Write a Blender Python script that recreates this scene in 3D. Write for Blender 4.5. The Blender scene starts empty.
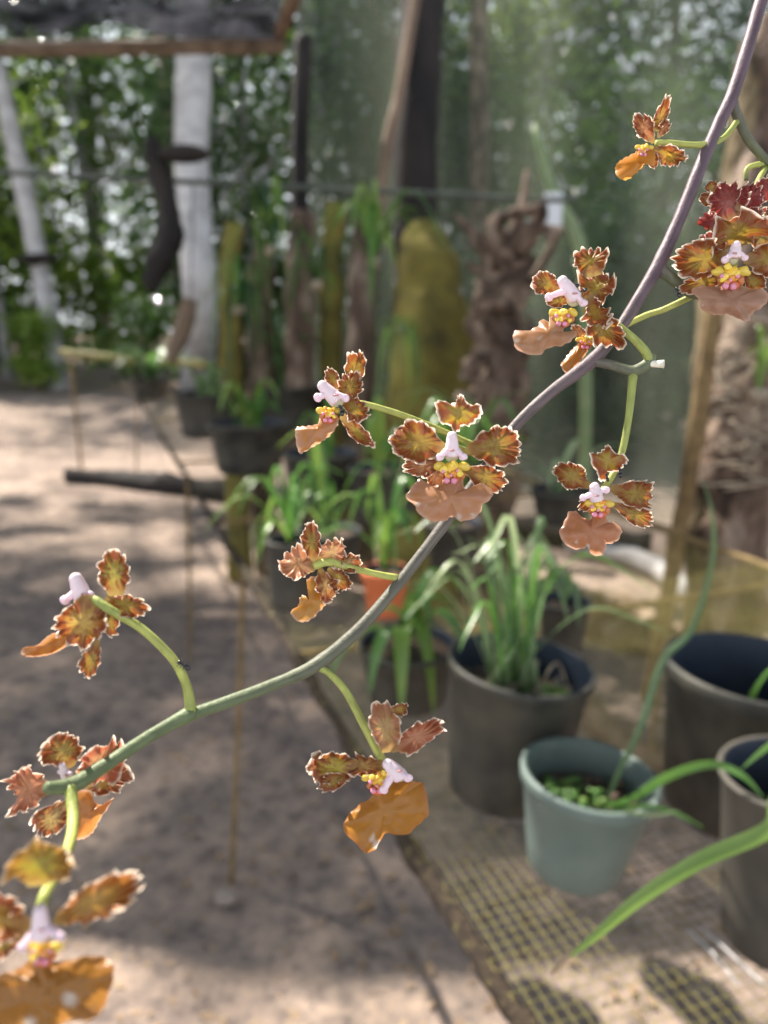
import bpy, bmesh, math, random
from mathutils import Vector, Matrix, Quaternion, noise
R = math.radians
S = bpy.context.scene
COL = S.collection

# ------------------------------------------------------------------ camera
FPX = 770.0
PITCH = R(14.0)
CAMZ = 1.4
cp, sp = math.cos(PITCH), math.sin(PITCH)
CAM = Vector((0, 0, CAMZ))
FWD = Vector((0, cp, -sp)); UPV = Vector((0, sp, cp)); RGT = Vector((1, 0, 0))
cam_d = bpy.data.cameras.new('camera')
cam = bpy.data.objects.new('camera', cam_d); COL.objects.link(cam)
cam.location = CAM; cam.rotation_euler = (R(90) - PITCH, 0, 0)
cam_d.sensor_fit = 'VERTICAL'; cam_d.sensor_height = 34.57
cam_d.lens = 34.57 * FPX / 1024.0
cam_d.dof.use_dof = True
cam_d.dof.focus_distance = 0.2
cam_d.dof.aperture_fstop = cam_d.lens / 2.7
cam_d.clip_start = 0.01; cam_d.clip_end = 300
S.camera = cam
S.view_settings.view_transform = 'Standard'; S.view_settings.look = 'None'
S.view_settings.gamma = 1; S.view_settings.use_curve_mapping = False
S.view_settings.exposure = 0.0
try:
    S.cycles.use_denoising = True
    S.cycles.max_bounces = 6; S.cycles.diffuse_bounces = 3; S.cycles.glossy_bounces = 2
    S.cycles.transmission_bounces = 4; S.cycles.transparent_max_bounces = 16
    S.cycles.caustics_reflective = False; S.cycles.caustics_refractive = False
    S.cycles.sample_clamp_indirect = 4
except Exception: pass

def P(px, py, d):
    """the place seen at a photo point at a distance d along the view"""
    return CAM + (FWD + RGT * ((px - 384) / FPX) - UPV * ((py - 512) / FPX)) * d
def G(px, py, z=0.0):
    r = FWD + RGT * ((px - 384) / FPX) - UPV * ((py - 512) / FPX)
    return CAM + r * ((z - CAMZ) / r.z)

# ------------------------------------------------------------------ object helpers
def tag(o, label=None, cat=None, group=None, kind=None):
    if label: o['label'] = label
    if cat: o['category'] = cat
    if group: o['group'] = group
    if kind: o['kind'] = kind
    return o
def empty(name, loc=(0, 0, 0), parent=None):
    o = bpy.data.objects.new(name, None); COL.objects.link(o)
    o.empty_display_size = 0.02
    o.location = loc
    if parent:
        o.parent = parent; o.matrix_parent_inverse = Matrix.Translation(-world_loc(parent))
    return o
def world_loc(o):
    v = Vector(o.location)
    if o.parent: v = v if o.get('_w') is None else v
    return v
class MB:
    """collects vertices and faces in world coordinates, links them as one mesh"""
    def __init__(s): s.v = []; s.f = []; s.c = []; s.cur = (1, 1, 1); s.smooth = True
    def add(s, vs, fs, cols=None):
        b = len(s.v); s.v += [tuple(v) for v in vs]
        s.f += [tuple(b + i for i in f) for f in fs]
        s.c += cols if cols else [s.cur] * len(vs)
    def tube(s, pts, rad, n=8, smooth=3, noise_amp=0, nf=1.0, cap=True, flat=1.0):
        pts = [Vector(p) for p in pts]
        if not isinstance(rad, (list, tuple)): rad = [rad] * len(pts)
        if smooth > 1 and len(pts) > 2: pts, rad = catmull(pts, rad, smooth)
        vs = []; fs = []; N = len(pts)
        t0 = (pts[1] - pts[0]).normalized()
        a = t0.cross(Vector((0.13, 0.2, 1))); a = a.normalized() if a.length > 1e-4 else Vector((1, 0, 0))
        for i, p in enumerate(pts):
            t = (pts[min(i + 1, N - 1)] - pts[max(i - 1, 0)]).normalized()
            a = (a - t * a.dot(t)).normalized(); b = t.cross(a)
            for k in range(n):
                an = 2 * math.pi * k / n
                r = rad[i]
                d = a * math.cos(an) + b * math.sin(an) * flat
                if noise_amp:
                    q = (p + d * r) * nf
                    r = r * (1 + noise_amp * (noise.noise(q) + 0.5 * noise.noise(q * 2.7)))
                vs.append(p + d * r)
        for i in range(N - 1):
            for k in range(n):
                k2 = (k + 1) % n
                fs.append((i * n + k, i * n + k2, (i + 1) * n + k2, (i + 1) * n + k))
        if cap:
            fs.append(tuple(range(n))[::-1]); fs.append(tuple((N - 1) * n + k for k in range(n)))
        s.add(vs, fs)
    def box(s, c, size, M=None):
        c = Vector(c); hx, hy, hz = [x / 2 for x in size]
        vs = [Vector((x, y, z)) for x in (-hx, hx) for y in (-hy, hy) for z in (-hz, hz)]
        if M: vs = [M @ v for v in vs]
        s.add([c + v for v in vs], [(0, 1, 3, 2), (4, 6, 7, 5), (0, 4, 5, 1), (2, 3, 7, 6), (0, 2, 6, 4), (1, 5, 7, 3)])
    def ball(s, c, r, seg=10, ring=7, M=None, bump=0, nf=300):
        c = Vector(c)
        if not isinstance(r, (tuple, list)): r = (r, r, r)
        vs = []; fs = []
        for i in range(ring + 1):
            th = math.pi * i / ring
            for k in range(seg):
                ph = 2 * math.pi * k / seg
                v = Vector((math.sin(th) * math.cos(ph) * r[0], math.sin(th) * math.sin(ph) * r[1], math.cos(th) * r[2]))
                if bump: v *= 1 + bump * noise.noise((c + v) * nf)
                if M: v = M @ v
                vs.append(c + v)
        for i in range(ring):
            for k in range(seg):
                k2 = (k + 1) % seg
                fs.append((i * seg + k, (i + 1) * seg + k, (i + 1) * seg + k2, i * seg + k2))
        s.add(vs, fs)
    def lathe(s, prof, n=40, M=None, c=(0, 0, 0), wob=0):
        vs = []; fs = []; c = Vector(c)
        for (r, z) in prof:
            for k in range(n):
                a = 2 * math.pi * k / n
                rr = r * (1 + wob * math.sin(2 * a + 0.7))
                v = Vector((rr * math.cos(a), rr * math.sin(a), z))
                if M: v = M @ v
                vs.append(c + v)
        for i in range(len(prof) - 1):
            for k in range(n):
                k2 = (k + 1) % n
                fs.append((i * n + k, i * n + k2, (i + 1) * n + k2, (i + 1) * n + k))
        s.add(vs, fs)
    def blade(s, pts, w, nrm=None, fold=0.25, seg=4, tip=True, wprof=None):
        """a strap leaf along pts; width w in the middle; creased along its midrib"""
        pts = [Vector(p) for p in pts]
        pts, _ = catmull(pts, [0] * len(pts), seg)
        N = len(pts); vs = []; fs = []
        side = None
        for i, p in enumerate(pts):
            u = i / (N - 1)
            t = (pts[min(i + 1, N - 1)] - pts[max(i - 1, 0)]).normalized()
            ref = nrm if nrm is not None else Vector((0, 0, 1))
            sd = t.cross(ref)
            if sd.length < 0.15: sd = side if side is not None else t.cross(Vector((0.6, 0.8, 0.1)))
            sd = sd.normalized()
            if side is not None and sd.dot(side) < 0: sd = -sd
            if side is not None: sd = (sd * 0.5 + side * 0.5).normalized()
            side = sd; nn = sd.cross(t).normalized()
            ww = w * 0.5 * (wprof(u) if wprof else min(1, 0.45 + 1.6 * u) * max(0.02, 1 - u ** 3.5))
            lift = nn * ww * fold
            vs += [p - sd * ww + lift, p, p + sd * ww + lift]
        for i in range(N - 1):
            for k in (0, 1):
                fs.append((3 * i + k, 3 * i + k + 1, 3 * i + k + 4, 3 * i + k + 3))
        s.add(vs, fs)
    def build(s, name, mat, parent=None, origin=None, smooth=None, colors=False):
        sm = s.smooth if smooth is None else smooth
        if origin is None: origin = Vector(parent['_o']) if (parent is not None and parent.get('_o')) else Vector((0, 0, 0))
        origin = Vector(origin)
        me = bpy.data.meshes.new(name)
        me.from_pydata([tuple(Vector(v) - origin) for v in s.v], [], s.f); me.update()
        if sm:
            me.polygons.foreach_set('use_smooth', [True] * len(me.polygons))
        if colors:
            at = me.color_attributes.new('Col', 'FLOAT_COLOR', 'POINT')
            buf = []
            for c in s.c: buf += [c[0], c[1], c[2], 1.0]
            at.data.foreach_set('color', buf)
        me.materials.append(mat)
        o = bpy.data.objects.new(name, me); COL.objects.link(o)
        if parent is not None:
            o.parent = parent; o.location = origin - Vector(parent['_o'])
        else: o.location = origin
        o['_o'] = tuple(origin)
        return o
def thing(name, loc, label=None, cat=None, group=None, parent=None):
    o = bpy.data.objects.new(name, None); COL.objects.link(o); o.empty_display_size = 0.02
    loc = Vector(loc)
    o['_o'] = tuple(loc)
    if parent is not None:
        o.parent = parent; o.location = loc - Vector(parent['_o'])
    else: o.location = loc
    return tag(o, label, cat, group)
def catmull(pts, rad, k):
    out = []; ro = []; N = len(pts)
    for i in range(N - 1):
        p0 = pts[max(i - 1, 0)]; p1 = pts[i]; p2 = pts[i + 1]; p3 = pts[min(i + 2, N - 1)]
        for j in range(k):
            t = j / k
            out.append(0.5 * ((2 * p1) + (p2 - p0) * t + (2 * p0 - 5 * p1 + 4 * p2 - p3) * t * t + (3 * p1 - p0 - 3 * p2 + p3) * t ** 3))
            ro.append(rad[i] * (1 - t) + rad[i + 1] * t)
    out.append(pts[-1]); ro.append(rad[-1])
    return out, ro
def copy_tree(o, parent=None):
    c = o.copy(); COL.objects.link(c)
    if parent is not None: c.parent = parent
    for ch in list(o.children): copy_tree(ch, c)
    return c

# ------------------------------------------------------------------ materials
def newmat(name):
    m = bpy.data.materials.new(name); m.use_nodes = True
    nt = m.node_tree; nt.nodes.clear()
    return m, nt, nt.nodes.new('ShaderNodeOutputMaterial')
def N(nt, t, **kw):
    n = nt.nodes.new(t)
    for k, v in kw.items():
        if k in n.inputs: n.inputs[k].default_value = v
        else: setattr(n, k, v)
    return n
def ramp(nt, fac, stops):
    r = nt.nodes.new('ShaderNodeValToRGB')
    while len(r.color_ramp.elements) < len(stops): r.color_ramp.elements.new(0.5)
    for e, (p, c) in zip(r.color_ramp.elements, stops):
        e.position = p; e.color = (*c, 1)
    nt.links.new(fac, r.inputs['Fac']); return r
def mat_noise(name, stops, scale=8, rough=0.8, bump=0.3, bdist=0.01, detail=6, stretch=None, transl=0.0, spec=0.3, coat=0.0, sheet=False):
    m, nt, out = newmat(name); L = nt.links.new
    tc = N(nt, 'ShaderNodeTexCoord')
    mp = N(nt, 'ShaderNodeMapping')
    if stretch: mp.inputs['Scale'].default_value = stretch
    L(tc.outputs['Object'], mp.inputs['Vector'])
    nz = N(nt, 'ShaderNodeTexNoise', Scale=scale, Detail=detail, Roughness=0.6)
    L(mp.outputs[0], nz.inputs['Vector'])
    r = ramp(nt, nz.outputs['Fac'], stops)
    b = N(nt, 'ShaderNodeBsdfPrincipled', Roughness=rough)
    b.inputs['Specular IOR Level'].default_value = spec
    if coat: b.inputs['Coat Weight'].default_value = coat
    L(r.outputs[0], b.inputs['Base Color'])
    if bump:
        nz2 = N(nt, 'ShaderNodeTexNoise', Scale=scale * 3, Detail=5)
        L(mp.outputs[0], nz2.inputs['Vector'])
        bp = N(nt, 'ShaderNodeBump', Strength=bump, Distance=bdist)
        L(nz2.outputs['Fac'], bp.inputs['Height']); L(bp.outputs[0], b.inputs['Normal'])
    if transl:
        tr = N(nt, 'ShaderNodeBsdfTranslucent'); L(r.outputs[0], tr.inputs['Color'])
        mx = N(nt, 'ShaderNodeMixShader', Fac=transl) if False else N(nt, 'ShaderNodeMixShader')
        mx.inputs[0].default_value = transl
        L(b.outputs[0], mx.inputs[1]); L(tr.outputs[0], mx.inputs[2]); L(mx.outputs[0], out.inputs[0])
    else: L(b.outputs[0], out.inputs[0])
    return m
def mat_leaf(name, c1, c2, rough=0.35, transl=0.4, scale=6, spec=0.5):
    return mat_noise(name, [(0.3, c1), (0.7, c2)], scale=scale, rough=rough, bump=0, transl=transl, spec=spec)
def mat_petal(name, transl=0.4, rough=0.4, bump=0.4, spec=0.5):
    m, nt, out = newmat(name); L = nt.links.new
    at = N(nt, 'ShaderNodeAttribute'); at.attribute_name = 'Col'
    tc = N(nt, 'ShaderNodeTexCoord')
    nz = N(nt, 'ShaderNodeTexNoise', Scale=900, Detail=3); L(tc.outputs['Object'], nz.inputs['Vector'])
    b = N(nt, 'ShaderNodeBsdfPrincipled', Roughness=rough); b.inputs['Specular IOR Level'].default_value = spec
    bp = N(nt, 'ShaderNodeBump', Strength=bump, Distance=0.0004)
    L(nz.outputs['Fac'], bp.inputs['Height']); L(bp.outputs[0], b.inputs['Normal'])
    L(at.outputs['Color'], b.inputs['Base Color'])
    tr = N(nt, 'ShaderNodeBsdfTranslucent'); L(at.outputs['Color'], tr.inputs['Color'])
    mx = N(nt, 'ShaderNodeMixShader'); mx.inputs[0].default_value = transl
    L(b.outputs[0], mx.inputs[1]); L(tr.outputs[0], mx.inputs[2]); L(mx.outputs[0], out.inputs[0])
    return m
def mat_net(name, c1, c2, open_=0.4, scale=3, stretch=(1, 1, 1), transl=0.5, worn=None):
    """woven shade cloth: part threads, part open holes"""
    m, nt, out = newmat(name); L = nt.links.new
    tc = N(nt, 'ShaderNodeTexCoord'); mp = N(nt, 'ShaderNodeMapping'); mp.inputs['Scale'].default_value = stretch
    L(tc.outputs['Object'], mp.inputs['Vector'])
    nz = N(nt, 'ShaderNodeTexNoise', Scale=scale, Detail=4); L(mp.outputs[0], nz.inputs['Vector'])
    r = ramp(nt, nz.outputs['Fac'], [(0.35, c1), (0.7, c2)])
    d = N(nt, 'ShaderNodeBsdfDiffuse'); L(r.outputs[0], d.inputs['Color'])
    t = N(nt, 'ShaderNodeBsdfTranslucent'); L(r.outputs[0], t.inputs['Color'])
    g = N(nt, 'ShaderNodeMixShader'); g.inputs[0].default_value = transl
    L(d.outputs[0], g.inputs[1]); L(t.outputs[0], g.inputs[2])
    tp = N(nt, 'ShaderNodeBsdfTransparent')
    mx = N(nt, 'ShaderNodeMixShader'); mx.inputs[0].default_value = open_
    L(g.outputs[0], mx.inputs[1]); L(tp.outputs[0], mx.inputs[2]); L(mx.outputs[0], out.inputs[0])
    if worn:  # invented thin areas, placed so soft sun patches fall on the path
        mp2 = N(nt, 'ShaderNodeMapping'); mp2.inputs['Location'].default_value = (0.2, -1.25, 0); L(tc.outputs['Object'], mp2.inputs['Vector'])
        n2 = N(nt, 'ShaderNodeTexNoise', Scale=worn[0], Detail=3); L(mp2.outputs[0], n2.inputs['Vector'])
        mr = N(nt, 'ShaderNodeMapRange'); mr.inputs[1].default_value = .50; mr.inputs[2].default_value = .66; mr.inputs[3].default_value = open_; mr.inputs[4].default_value = worn[1]
        L(n2.outputs['Fac'], mr.inputs[0]); L(mr.outputs[0], mx.inputs[0])
    return m

M = {}
M['petal'] = mat_petal('petal', 0.4)
M['lip'] = mat_petal('lip', 0.5, rough=0.3, bump=0.25)
M['callus'] = mat_petal('callus', 0.15, rough=0.3, bump=0.2)
M['column'] = mat_petal('column', 0.25, rough=0.35, bump=0.1)
M['stem'] = mat_petal('stem', 0.0, rough=0.55, bump=0.45, spec=.35)
M['ant'] = mat_noise('ant', [(0.3, (.006, .006, .008)), (0.7, (.02, .02, .025))], scale=200, rough=0.25, bump=0, spec=0.6)
M['soil_ground'] = None
M['pot_black'] = mat_noise('pot_black', [(0.35, (.018, .018, .017)), (0.65, (.06, .056, .043))], scale=14, rough=0.55, bump=0.1, bdist=.002, spec=0.45)
M['pot_grey'] = mat_noise('pot_grey', [(0.3, (.036, .034, .030)), (0.7, (.09, .08, .065))], scale=10, rough=0.65, bump=0.15, bdist=.002)
M['pot_inner'] = mat_noise('pot_inner', [(0.3, (.012, .02, .035)), (0.7, (.03, .04, .06))], scale=10, rough=0.5, bump=0)
M['pot_teal'] = mat_noise('pot_teal', [(0.3, (.085, .12, .11)), (0.7, (.15, .185, .165))], scale=9, rough=0.5, bump=0.1, bdist=.001, spec=.4)
M['pot_terra'] = mat_noise('pot_terra', [(0.3, (.50, .12, .04)), (0.7, (.62, .19, .08))], scale=9, rough=0.7, bump=0.1, bdist=.001)
M['potting_soil'] = mat_noise('potting_soil', [(0.3, (.03, .02, .016)), (0.6, (.10, .07, .05)), (0.8, (.25, .2, .16))], scale=60, rough=0.95, bump=0.8, bdist=.004)
M['leaf_green'] = mat_leaf('leaf_green', (.06, .16, .03), (.14, .28, .06))
M['leaf_bright'] = mat_leaf('leaf_bright', (.12, .23, .035), (.25, .37, .085))
M['leaf_blue'] = mat_leaf('leaf_blue', (.09, .165, .065), (.19, .27, .13))
M['leaf_pale'] = mat_leaf('leaf_pale', (.22, .33, .14), (.38, .44, .25))
M['leaf_dark'] = mat_leaf('leaf_dark', (.02, .06, .015), (.05, .12, .03))
M['leaf_dry'] = mat_leaf('leaf_dry', (.30, .20, .12), (.45, .33, .22), rough=.7)
M['root'] = mat_noise('root', [(0.3, (.20, .155, .11)), (0.7, (.40, .34, .26))], scale=40, rough=.8, bump=.2, bdist=.001)
M['bark'] = mat_noise('bark', [(0.36, (.035, .022, .017)), (0.5, (.12, .08, .058)), (0.68, (.34, .26, .20))], scale=9, rough=.9, bump=.9, bdist=.03, stretch=(1, 1, .35))
M['bark_yellow'] = mat_noise('bark_yellow', [(0.36, (.035, .026, .018)), (0.5, (.12, .088, .048)), (0.7, (.32, .25, .15))], scale=12, rough=.9, bump=.8, bdist=.02, stretch=(1, 1, .4))
M['bark_moss'] = mat_noise('bark_moss', [(0.3, (.05, .042, .018)), (0.5, (.15, .125, .03)), (0.75, (.25, .20, .05))], scale=5, rough=.95, bump=.7, bdist=.02)
M['bark_pale'] = mat_noise('bark_pale', [(0.3, (.26, .25, .25)), (0.7, (.50, .48, .48))], scale=3, rough=.9, bump=.4, bdist=.03)
M['wood_dark'] = mat_noise('wood_dark', [(0.3, (.008, .007, .007)), (0.7, (.03, .023, .02))], scale=6, rough=.85, bump=.4, bdist=.01, stretch=(1, 1, .3))
M['wood_brown'] = mat_noise('wood_brown', [(0.3, (.09, .06, .04)), (0.7, (.24, .17, .12))], scale=8, rough=.85, bump=.4, bdist=.01, stretch=(1, 1, .3))
M['stick'] = mat_noise('stick', [(0.3, (.10, .065, .03)), (0.7, (.25, .17, .08))], scale=20, rough=.85, bump=.4, bdist=.004)
M['moss_edge'] = mat_noise('moss_edge', [(0.35, (.014, .010, .008)), (0.58, (.045, .031, .020)), (0.66, (.10, .09, .03)), (0.74, (.38, .34, .29))], scale=70, rough=.95, bump=1, bdist=.006)
M['wire'] = mat_noise('wire', [(0.3, (.11, .095, .022)), (0.7, (.24, .21, .06))], scale=6, rough=.6, bump=0)
M['pipe'] = mat_noise('pipe', [(0.3, (.04, .05, .042)), (0.7, (.10, .11, .09))], scale=6, rough=.5, bump=0)
M['cloth_black'] = mat_net('cloth_black', (.008, .008, .010), (.065, .065, .08), 0.055, scale=3, stretch=(1, 4, 1), transl=0.5, worn=(1.3, .48))  # lighter stretched streaks paint the sheen of the wrinkles into the colour
M['cloth_added'] = mat_net('cloth_added', (.03, .04, .035), (.08, .09, .08), 0.22, scale=3)
M['net_green'] = mat_net('net_green', (.055, .068, .055), (.145, .16, .125), 0.42, scale=1.6, stretch=(1.6, 1, .45), transl=0.55)
M['stone'] = mat_noise('stone', [(0.3, (.18, .15, .13)), (0.7, (.34, .28, .24))], scale=30, rough=.9, bump=.4, bdist=.004)
M['white_tip'] = mat_noise('white_tip', [(0.3, (.6, .55, .42)), (0.7, (.85, .82, .72))], scale=300, rough=.6, bump=0)
M['tag_white'] = mat_noise('tag_white', [(0.3, (.6, .62, .66)), (0.7, (.75, .77, .8))], scale=5, rough=.6, bump=0)

def make_ground_mat():
    m, nt, out = newmat('ground_soil'); L = nt.links.new
    tc = N(nt, 'ShaderNodeTexCoord')
    n1 = N(nt, 'ShaderNodeTexNoise', Scale=1.3, Detail=5); L(tc.outputs['Object'], n1.inputs['Vector'])
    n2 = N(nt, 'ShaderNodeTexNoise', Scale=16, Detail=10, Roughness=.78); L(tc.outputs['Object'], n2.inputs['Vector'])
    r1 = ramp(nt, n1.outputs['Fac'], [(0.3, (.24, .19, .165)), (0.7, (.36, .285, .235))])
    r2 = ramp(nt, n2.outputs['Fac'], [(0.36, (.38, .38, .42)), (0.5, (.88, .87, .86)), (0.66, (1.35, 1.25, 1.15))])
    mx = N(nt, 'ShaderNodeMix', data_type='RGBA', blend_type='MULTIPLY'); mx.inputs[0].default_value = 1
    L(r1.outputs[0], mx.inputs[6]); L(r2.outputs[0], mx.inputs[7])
    b = N(nt, 'ShaderNodeBsdfPrincipled', Roughness=.95); b.inputs['Specular IOR Level'].default_value = .1
    L(mx.outputs[2], b.inputs['Base Color'])
    bp = N(nt, 'ShaderNodeBump', Strength=.6, Distance=.02); L(n2.outputs['Fac'], bp.inputs['Height']); L(bp.outputs[0], b.inputs['Normal'])
    L(b.outputs[0], out.inputs[0]); return m
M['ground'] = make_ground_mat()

# ------------------------------------------------------------------ light
w = bpy.data.worlds.new('sky'); S.world = w; w.use_nodes = True
nt = w.node_tree; nt.nodes.clear(); L = nt.links.new
tc = N(nt, 'ShaderNodeTexCoord'); sx = N(nt, 'ShaderNodeSeparateXYZ'); L(tc.outputs['Generated'], sx.inputs[0])
r = ramp(nt, sx.outputs['Z'], [(0.0, (.95, .98, 1.0)), (0.32, (.85, .92, 1.0)), (0.5, (.30, .37, .48)), (1.0, (.15, .185, .27))])
bg = N(nt, 'ShaderNodeBackground', Strength=2.2); L(r.outputs[0], bg.inputs[0])
wo = N(nt, 'ShaderNodeOutputWorld'); L(bg.outputs[0], wo.inputs[0])
SUN_EL = R(52); SUNDIR = Vector((-math.cos(SUN_EL) * .707, math.cos(SUN_EL) * .707, math.sin(SUN_EL)))  # towards the sun
sd = bpy.data.lights.new('sun', 'SUN'); sd.energy = 14; sd.angle = R(1.0); sd.color = (1, .93, .82)
so = bpy.data.objects.new('sun', sd); COL.objects.link(so); so.location = (-4, 4, 8)
so.rotation_euler = SUNDIR.to_track_quat('Z', 'Y').to_euler()

# ------------------------------------------------------------------ ground
mb = MB()
nx, ny = 110, 130
gx = [-45 + 90 * i / nx for i in range(nx + 1)]
gy = [-3 + 90 * (j / ny) ** 2.4 for j in range(ny + 1)]
def gz(x, y): return 0.03 * noise.noise(Vector((x * .7, y * .7, 0))) - 0.02 + 0.006 * noise.noise(Vector((x * 6, y * 6, 3)))
vs = [(x, y, gz(x, y)) for y in gy for x in gx]
fs = [(j * (nx + 1) + i, j * (nx + 1) + i + 1, (j + 1) * (nx + 1) + i + 1, (j + 1) * (nx + 1) + i) for j in range(ny) for i in range(nx)]
mb.add(vs, fs)
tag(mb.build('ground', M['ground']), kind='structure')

# leaf litter and pebbles: uncountable
rnd = random.Random(4)
mb = MB()
for i in range(2600):
    d = 1.0 + 14 * rnd.random() ** 2.2
    x = (rnd.random() - .5) * (1.5 * d + .6); y = d
    if y > 5.5 - (x + .62) * .29 and x > -.9: continue
    s_ = rnd.uniform(.008, .024); a = rnd.random() * 6.28; z = gz(x, y) + .002
    u = Vector((math.cos(a), math.sin(a), rnd.uniform(-.15, .3))) * s_; v = Vector((-math.sin(a), math.cos(a), rnd.uniform(-.2, .4))) * s_ * .45
    c = Vector((x, y, z + .004))
    mb.add([c - u, c + v, c + u, c - v], [(0, 1, 2), (0, 2, 3)])
tag(mb.build('leaf_litter', M['leaf_dry'], smooth=False), 'small dry brown leaves scattered over the bare soil', 'leaf litter', kind='stuff')
mb = MB()
for i in range(1600):
    d = 1.0 + 7 * rnd.random() ** 2
    x = (rnd.random() - .5) * (1.5 * d + .4); s_ = rnd.uniform(.0025, .007)
    if d > 5.5 - (x + .62) * .29 and x > -.9: continue
    mb.ball((x, d, gz(x, d) + s_ * .3), (s_, s_ * .8, s_ * .6), seg=5, ring=3)
tag(mb.build('grit', M['stone']), 'small pale grit lying on the grey-brown soil path', 'grit', kind='stuff')
for i, (px, py, s_, lab) in enumerate([(226, 900, .03, 'small pinkish stone at the foot of the thin stake'), (515, 870, .0, '')]):
    if s_:
        c = G(px, py, .0); mb = MB(); mb.ball(c + Vector((0, 0, .008)), (s_, s_ * .7, s_ * .5), seg=14, ring=9, bump=.3, nf=30)
        tag(mb.build('stone', M['stone'], origin=c), lab, 'stone')
def dry_leaf(px, py, s_, a, lab, z=0.0):
    c = G(px, py, z); c.z = gz(c.x, c.y) + .006; mb = MB()
    d = Vector((math.cos(a), math.sin(a), 0)); n_ = Vector((-d.y, d.x, 0))
    mb.blade([c - d * s_, c - d * s_ * .4 + Vector((0, 0, .006)), c + d * s_ * .4 + Vector((0, 0, .008)), c + d * s_ + Vector((0, 0, .002))], s_ * 1.0, fold=.3,
             wprof=lambda u: max(.04, math.sin(math.pi * min(1, u * .95 + .03))))
    tag(mb.build('dry_leaf', M['leaf_dry'], origin=c), lab, 'leaf', 'dry leaves on the path')
dry_leaf(365, 905, .028, .3, 'curled dry brown leaf on the shaded soil by the mesh table edge')
dry_leaf(428, 965, .022, 1.9, 'small upright tan leaf on the border of the sunny soil')
dry_leaf(394, 930, .022, -.5, 'pale greenish dry leaf beside the curled brown leaf')

# ------------------------------------------------------------------ orchid spray
def sstep(a, b, x):
    t = min(1, max(0, (x - a) / (b - a))); return t * t * (3 - 2 * t)
def mixc(a, b, t): return tuple(a[i] * (1 - t) + b[i] * t for i in range(3))
OLIVE = (.34, .23, .03); BROWN = (.27, .070, .02); RIM = (.95, .82, .68); RED = (.26, .035, .03); ORANGE = (.62, .22, .04)
def petal_mb(b, t, hw, d, roll=0, bend=0.15, ruf=1.0, claw=.25, seed=0, mid=OLIVE, out=BROWN, rim=RIM, waves=9, db=0, dt=0, cup=.15, thick=True):
    """a ruffled tepal between two places; hw is its half width in photo points at distance d"""
    rn = random.Random(seed * 7 + 1)
    B = P(b[0], b[1], d + db); T = P(t[0], t[1], d + dt)
    a = T - B; Ln = a.length; a = a.normalized()
    v = ((B + T) / 2 - CAM).normalized()
    s0 = a.cross(v)
    s0 = s0.normalized() if s0.length > .05 else Vector((1, 0, 0))
    s0 = Quaternion(a, R(roll)) @ s0
    nn = s0.cross(a).normalized()
    if nn.dot(v) > 0 and abs(roll) < 90: nn = -nn
    W = hw / FPX * d
    K = 216; Rn = 12
    ph = [rn.random() * 6.28 for _ in range(6)]
    twist = R(rn.uniform(-38, 38)) * (ruf > 1.05)
    def outline(k):
        th = 2 * math.pi * k / K
        u = .5 - .5 * math.cos(th); sg = 1 if th <= math.pi else -1
        if u > .58: w_ = math.sqrt(max(0, 1 - ((u - .58) / .42) ** 2))
        else: w_ = claw + (1 - claw) * sstep(.0, .5, u)
        if u < .03: w_ *= math.sqrt(u / .03)
        return u, w_ * sg, th
    vs = []; cols = []
    for k in range(K):
        u, w_, th = outline(k)
        # arc-like phase along the border
        f1 = 2 * math.sqrt(abs(math.sin(.5 * waves * 1.25 * th + ph[0] + .8 * math.sin(th + ph[1])))) - 1.2
        f2 = math.sin((waves * 2.3) * th + ph[2] + 1.1 * math.sin(3 * th + ph[3]))
        lob = math.sin(waves * .37 * th + ph[4]) * .7 + 1.6 * noise.noise(Vector((math.cos(th) * 3.5, math.sin(th) * 3.5, seed * 1.7)))
        grow = sstep(.04, .3, u)
        for i in range(Rn + 1):
            q = i / Rn; r_ = 1 - (1 - q) ** 1.5
            uu = .5 + (u - .5) * r_; ww = w_ * r_
            jag = 1 + grow * ruf * (r_ ** 3) * (.085 * f1 + .022 * f2 + .07 * lob)
            uu2 = .5 + (uu - .5) * jag; ww2 = ww * jag
            wob = grow * ruf * W * (r_ ** 5 * (.32 * math.sin(.5 * waves * 2.2 * th + ph[5] + 1.5 * lob)) + r_ ** 2 * .22 * lob + r_ ** 8 * .12 * f2)
            blis = W * .05 * ruf * noise.noise(Vector((uu * 7, ww * 4, seed)))
            cupz = cup * W * (ww2 ** 2)
            bz = bend * Ln * math.sin(math.pi * min(1, uu2) * .9) - bend * Ln * .6 * uu2 * uu2
            s1 = Quaternion(a, twist * uu2) @ s0; n1 = Quaternion(a, twist * uu2) @ nn
            p = B + a * Ln * uu2 + s1 * W * ww2 + n1 * (wob + cupz + bz + blis * (1 - r_ * .5))
            vs.append(p)
            nz = noise.noise(Vector((uu * 9 + seed, ww * 5, 1.7))) + .5 * noise.noise(Vector((uu * 22, ww * 13 + seed, 4))) + .35 * noise.noise(Vector((uu * 50, ww * 30 + seed, 9)))
            c = mixc(mid, out, sstep(.25, .8, r_ + nz * .55))
            c = mixc(c, mixc(out, (out[0] * .6, out[1] * .5, out[2] * .6), .5), .5 * sstep(.1, .5, -nz))
            c = mixc(c, rim, sstep(.91, .975, r_ + .02 * f2) * grow)
            c = mixc(c, (.50, .44, .14), .5 * (1 - sstep(.0, .28, uu2)))
            cols.append(tuple(q_ * .9 for q_ in c))
    fs = []
    for k in range(K):
        k2 = (k + 1) % K
        for i in range(Rn):
            A = k * (Rn + 1) + i; C_ = k2 * (Rn + 1) + i
            if i == 0: fs.append((A, A + 1, C_ + 1))
            else: fs.append((A, A + 1, C_ + 1, C_))
    mb = MB(); mb.add(vs, fs, cols)
    return mb
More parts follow.
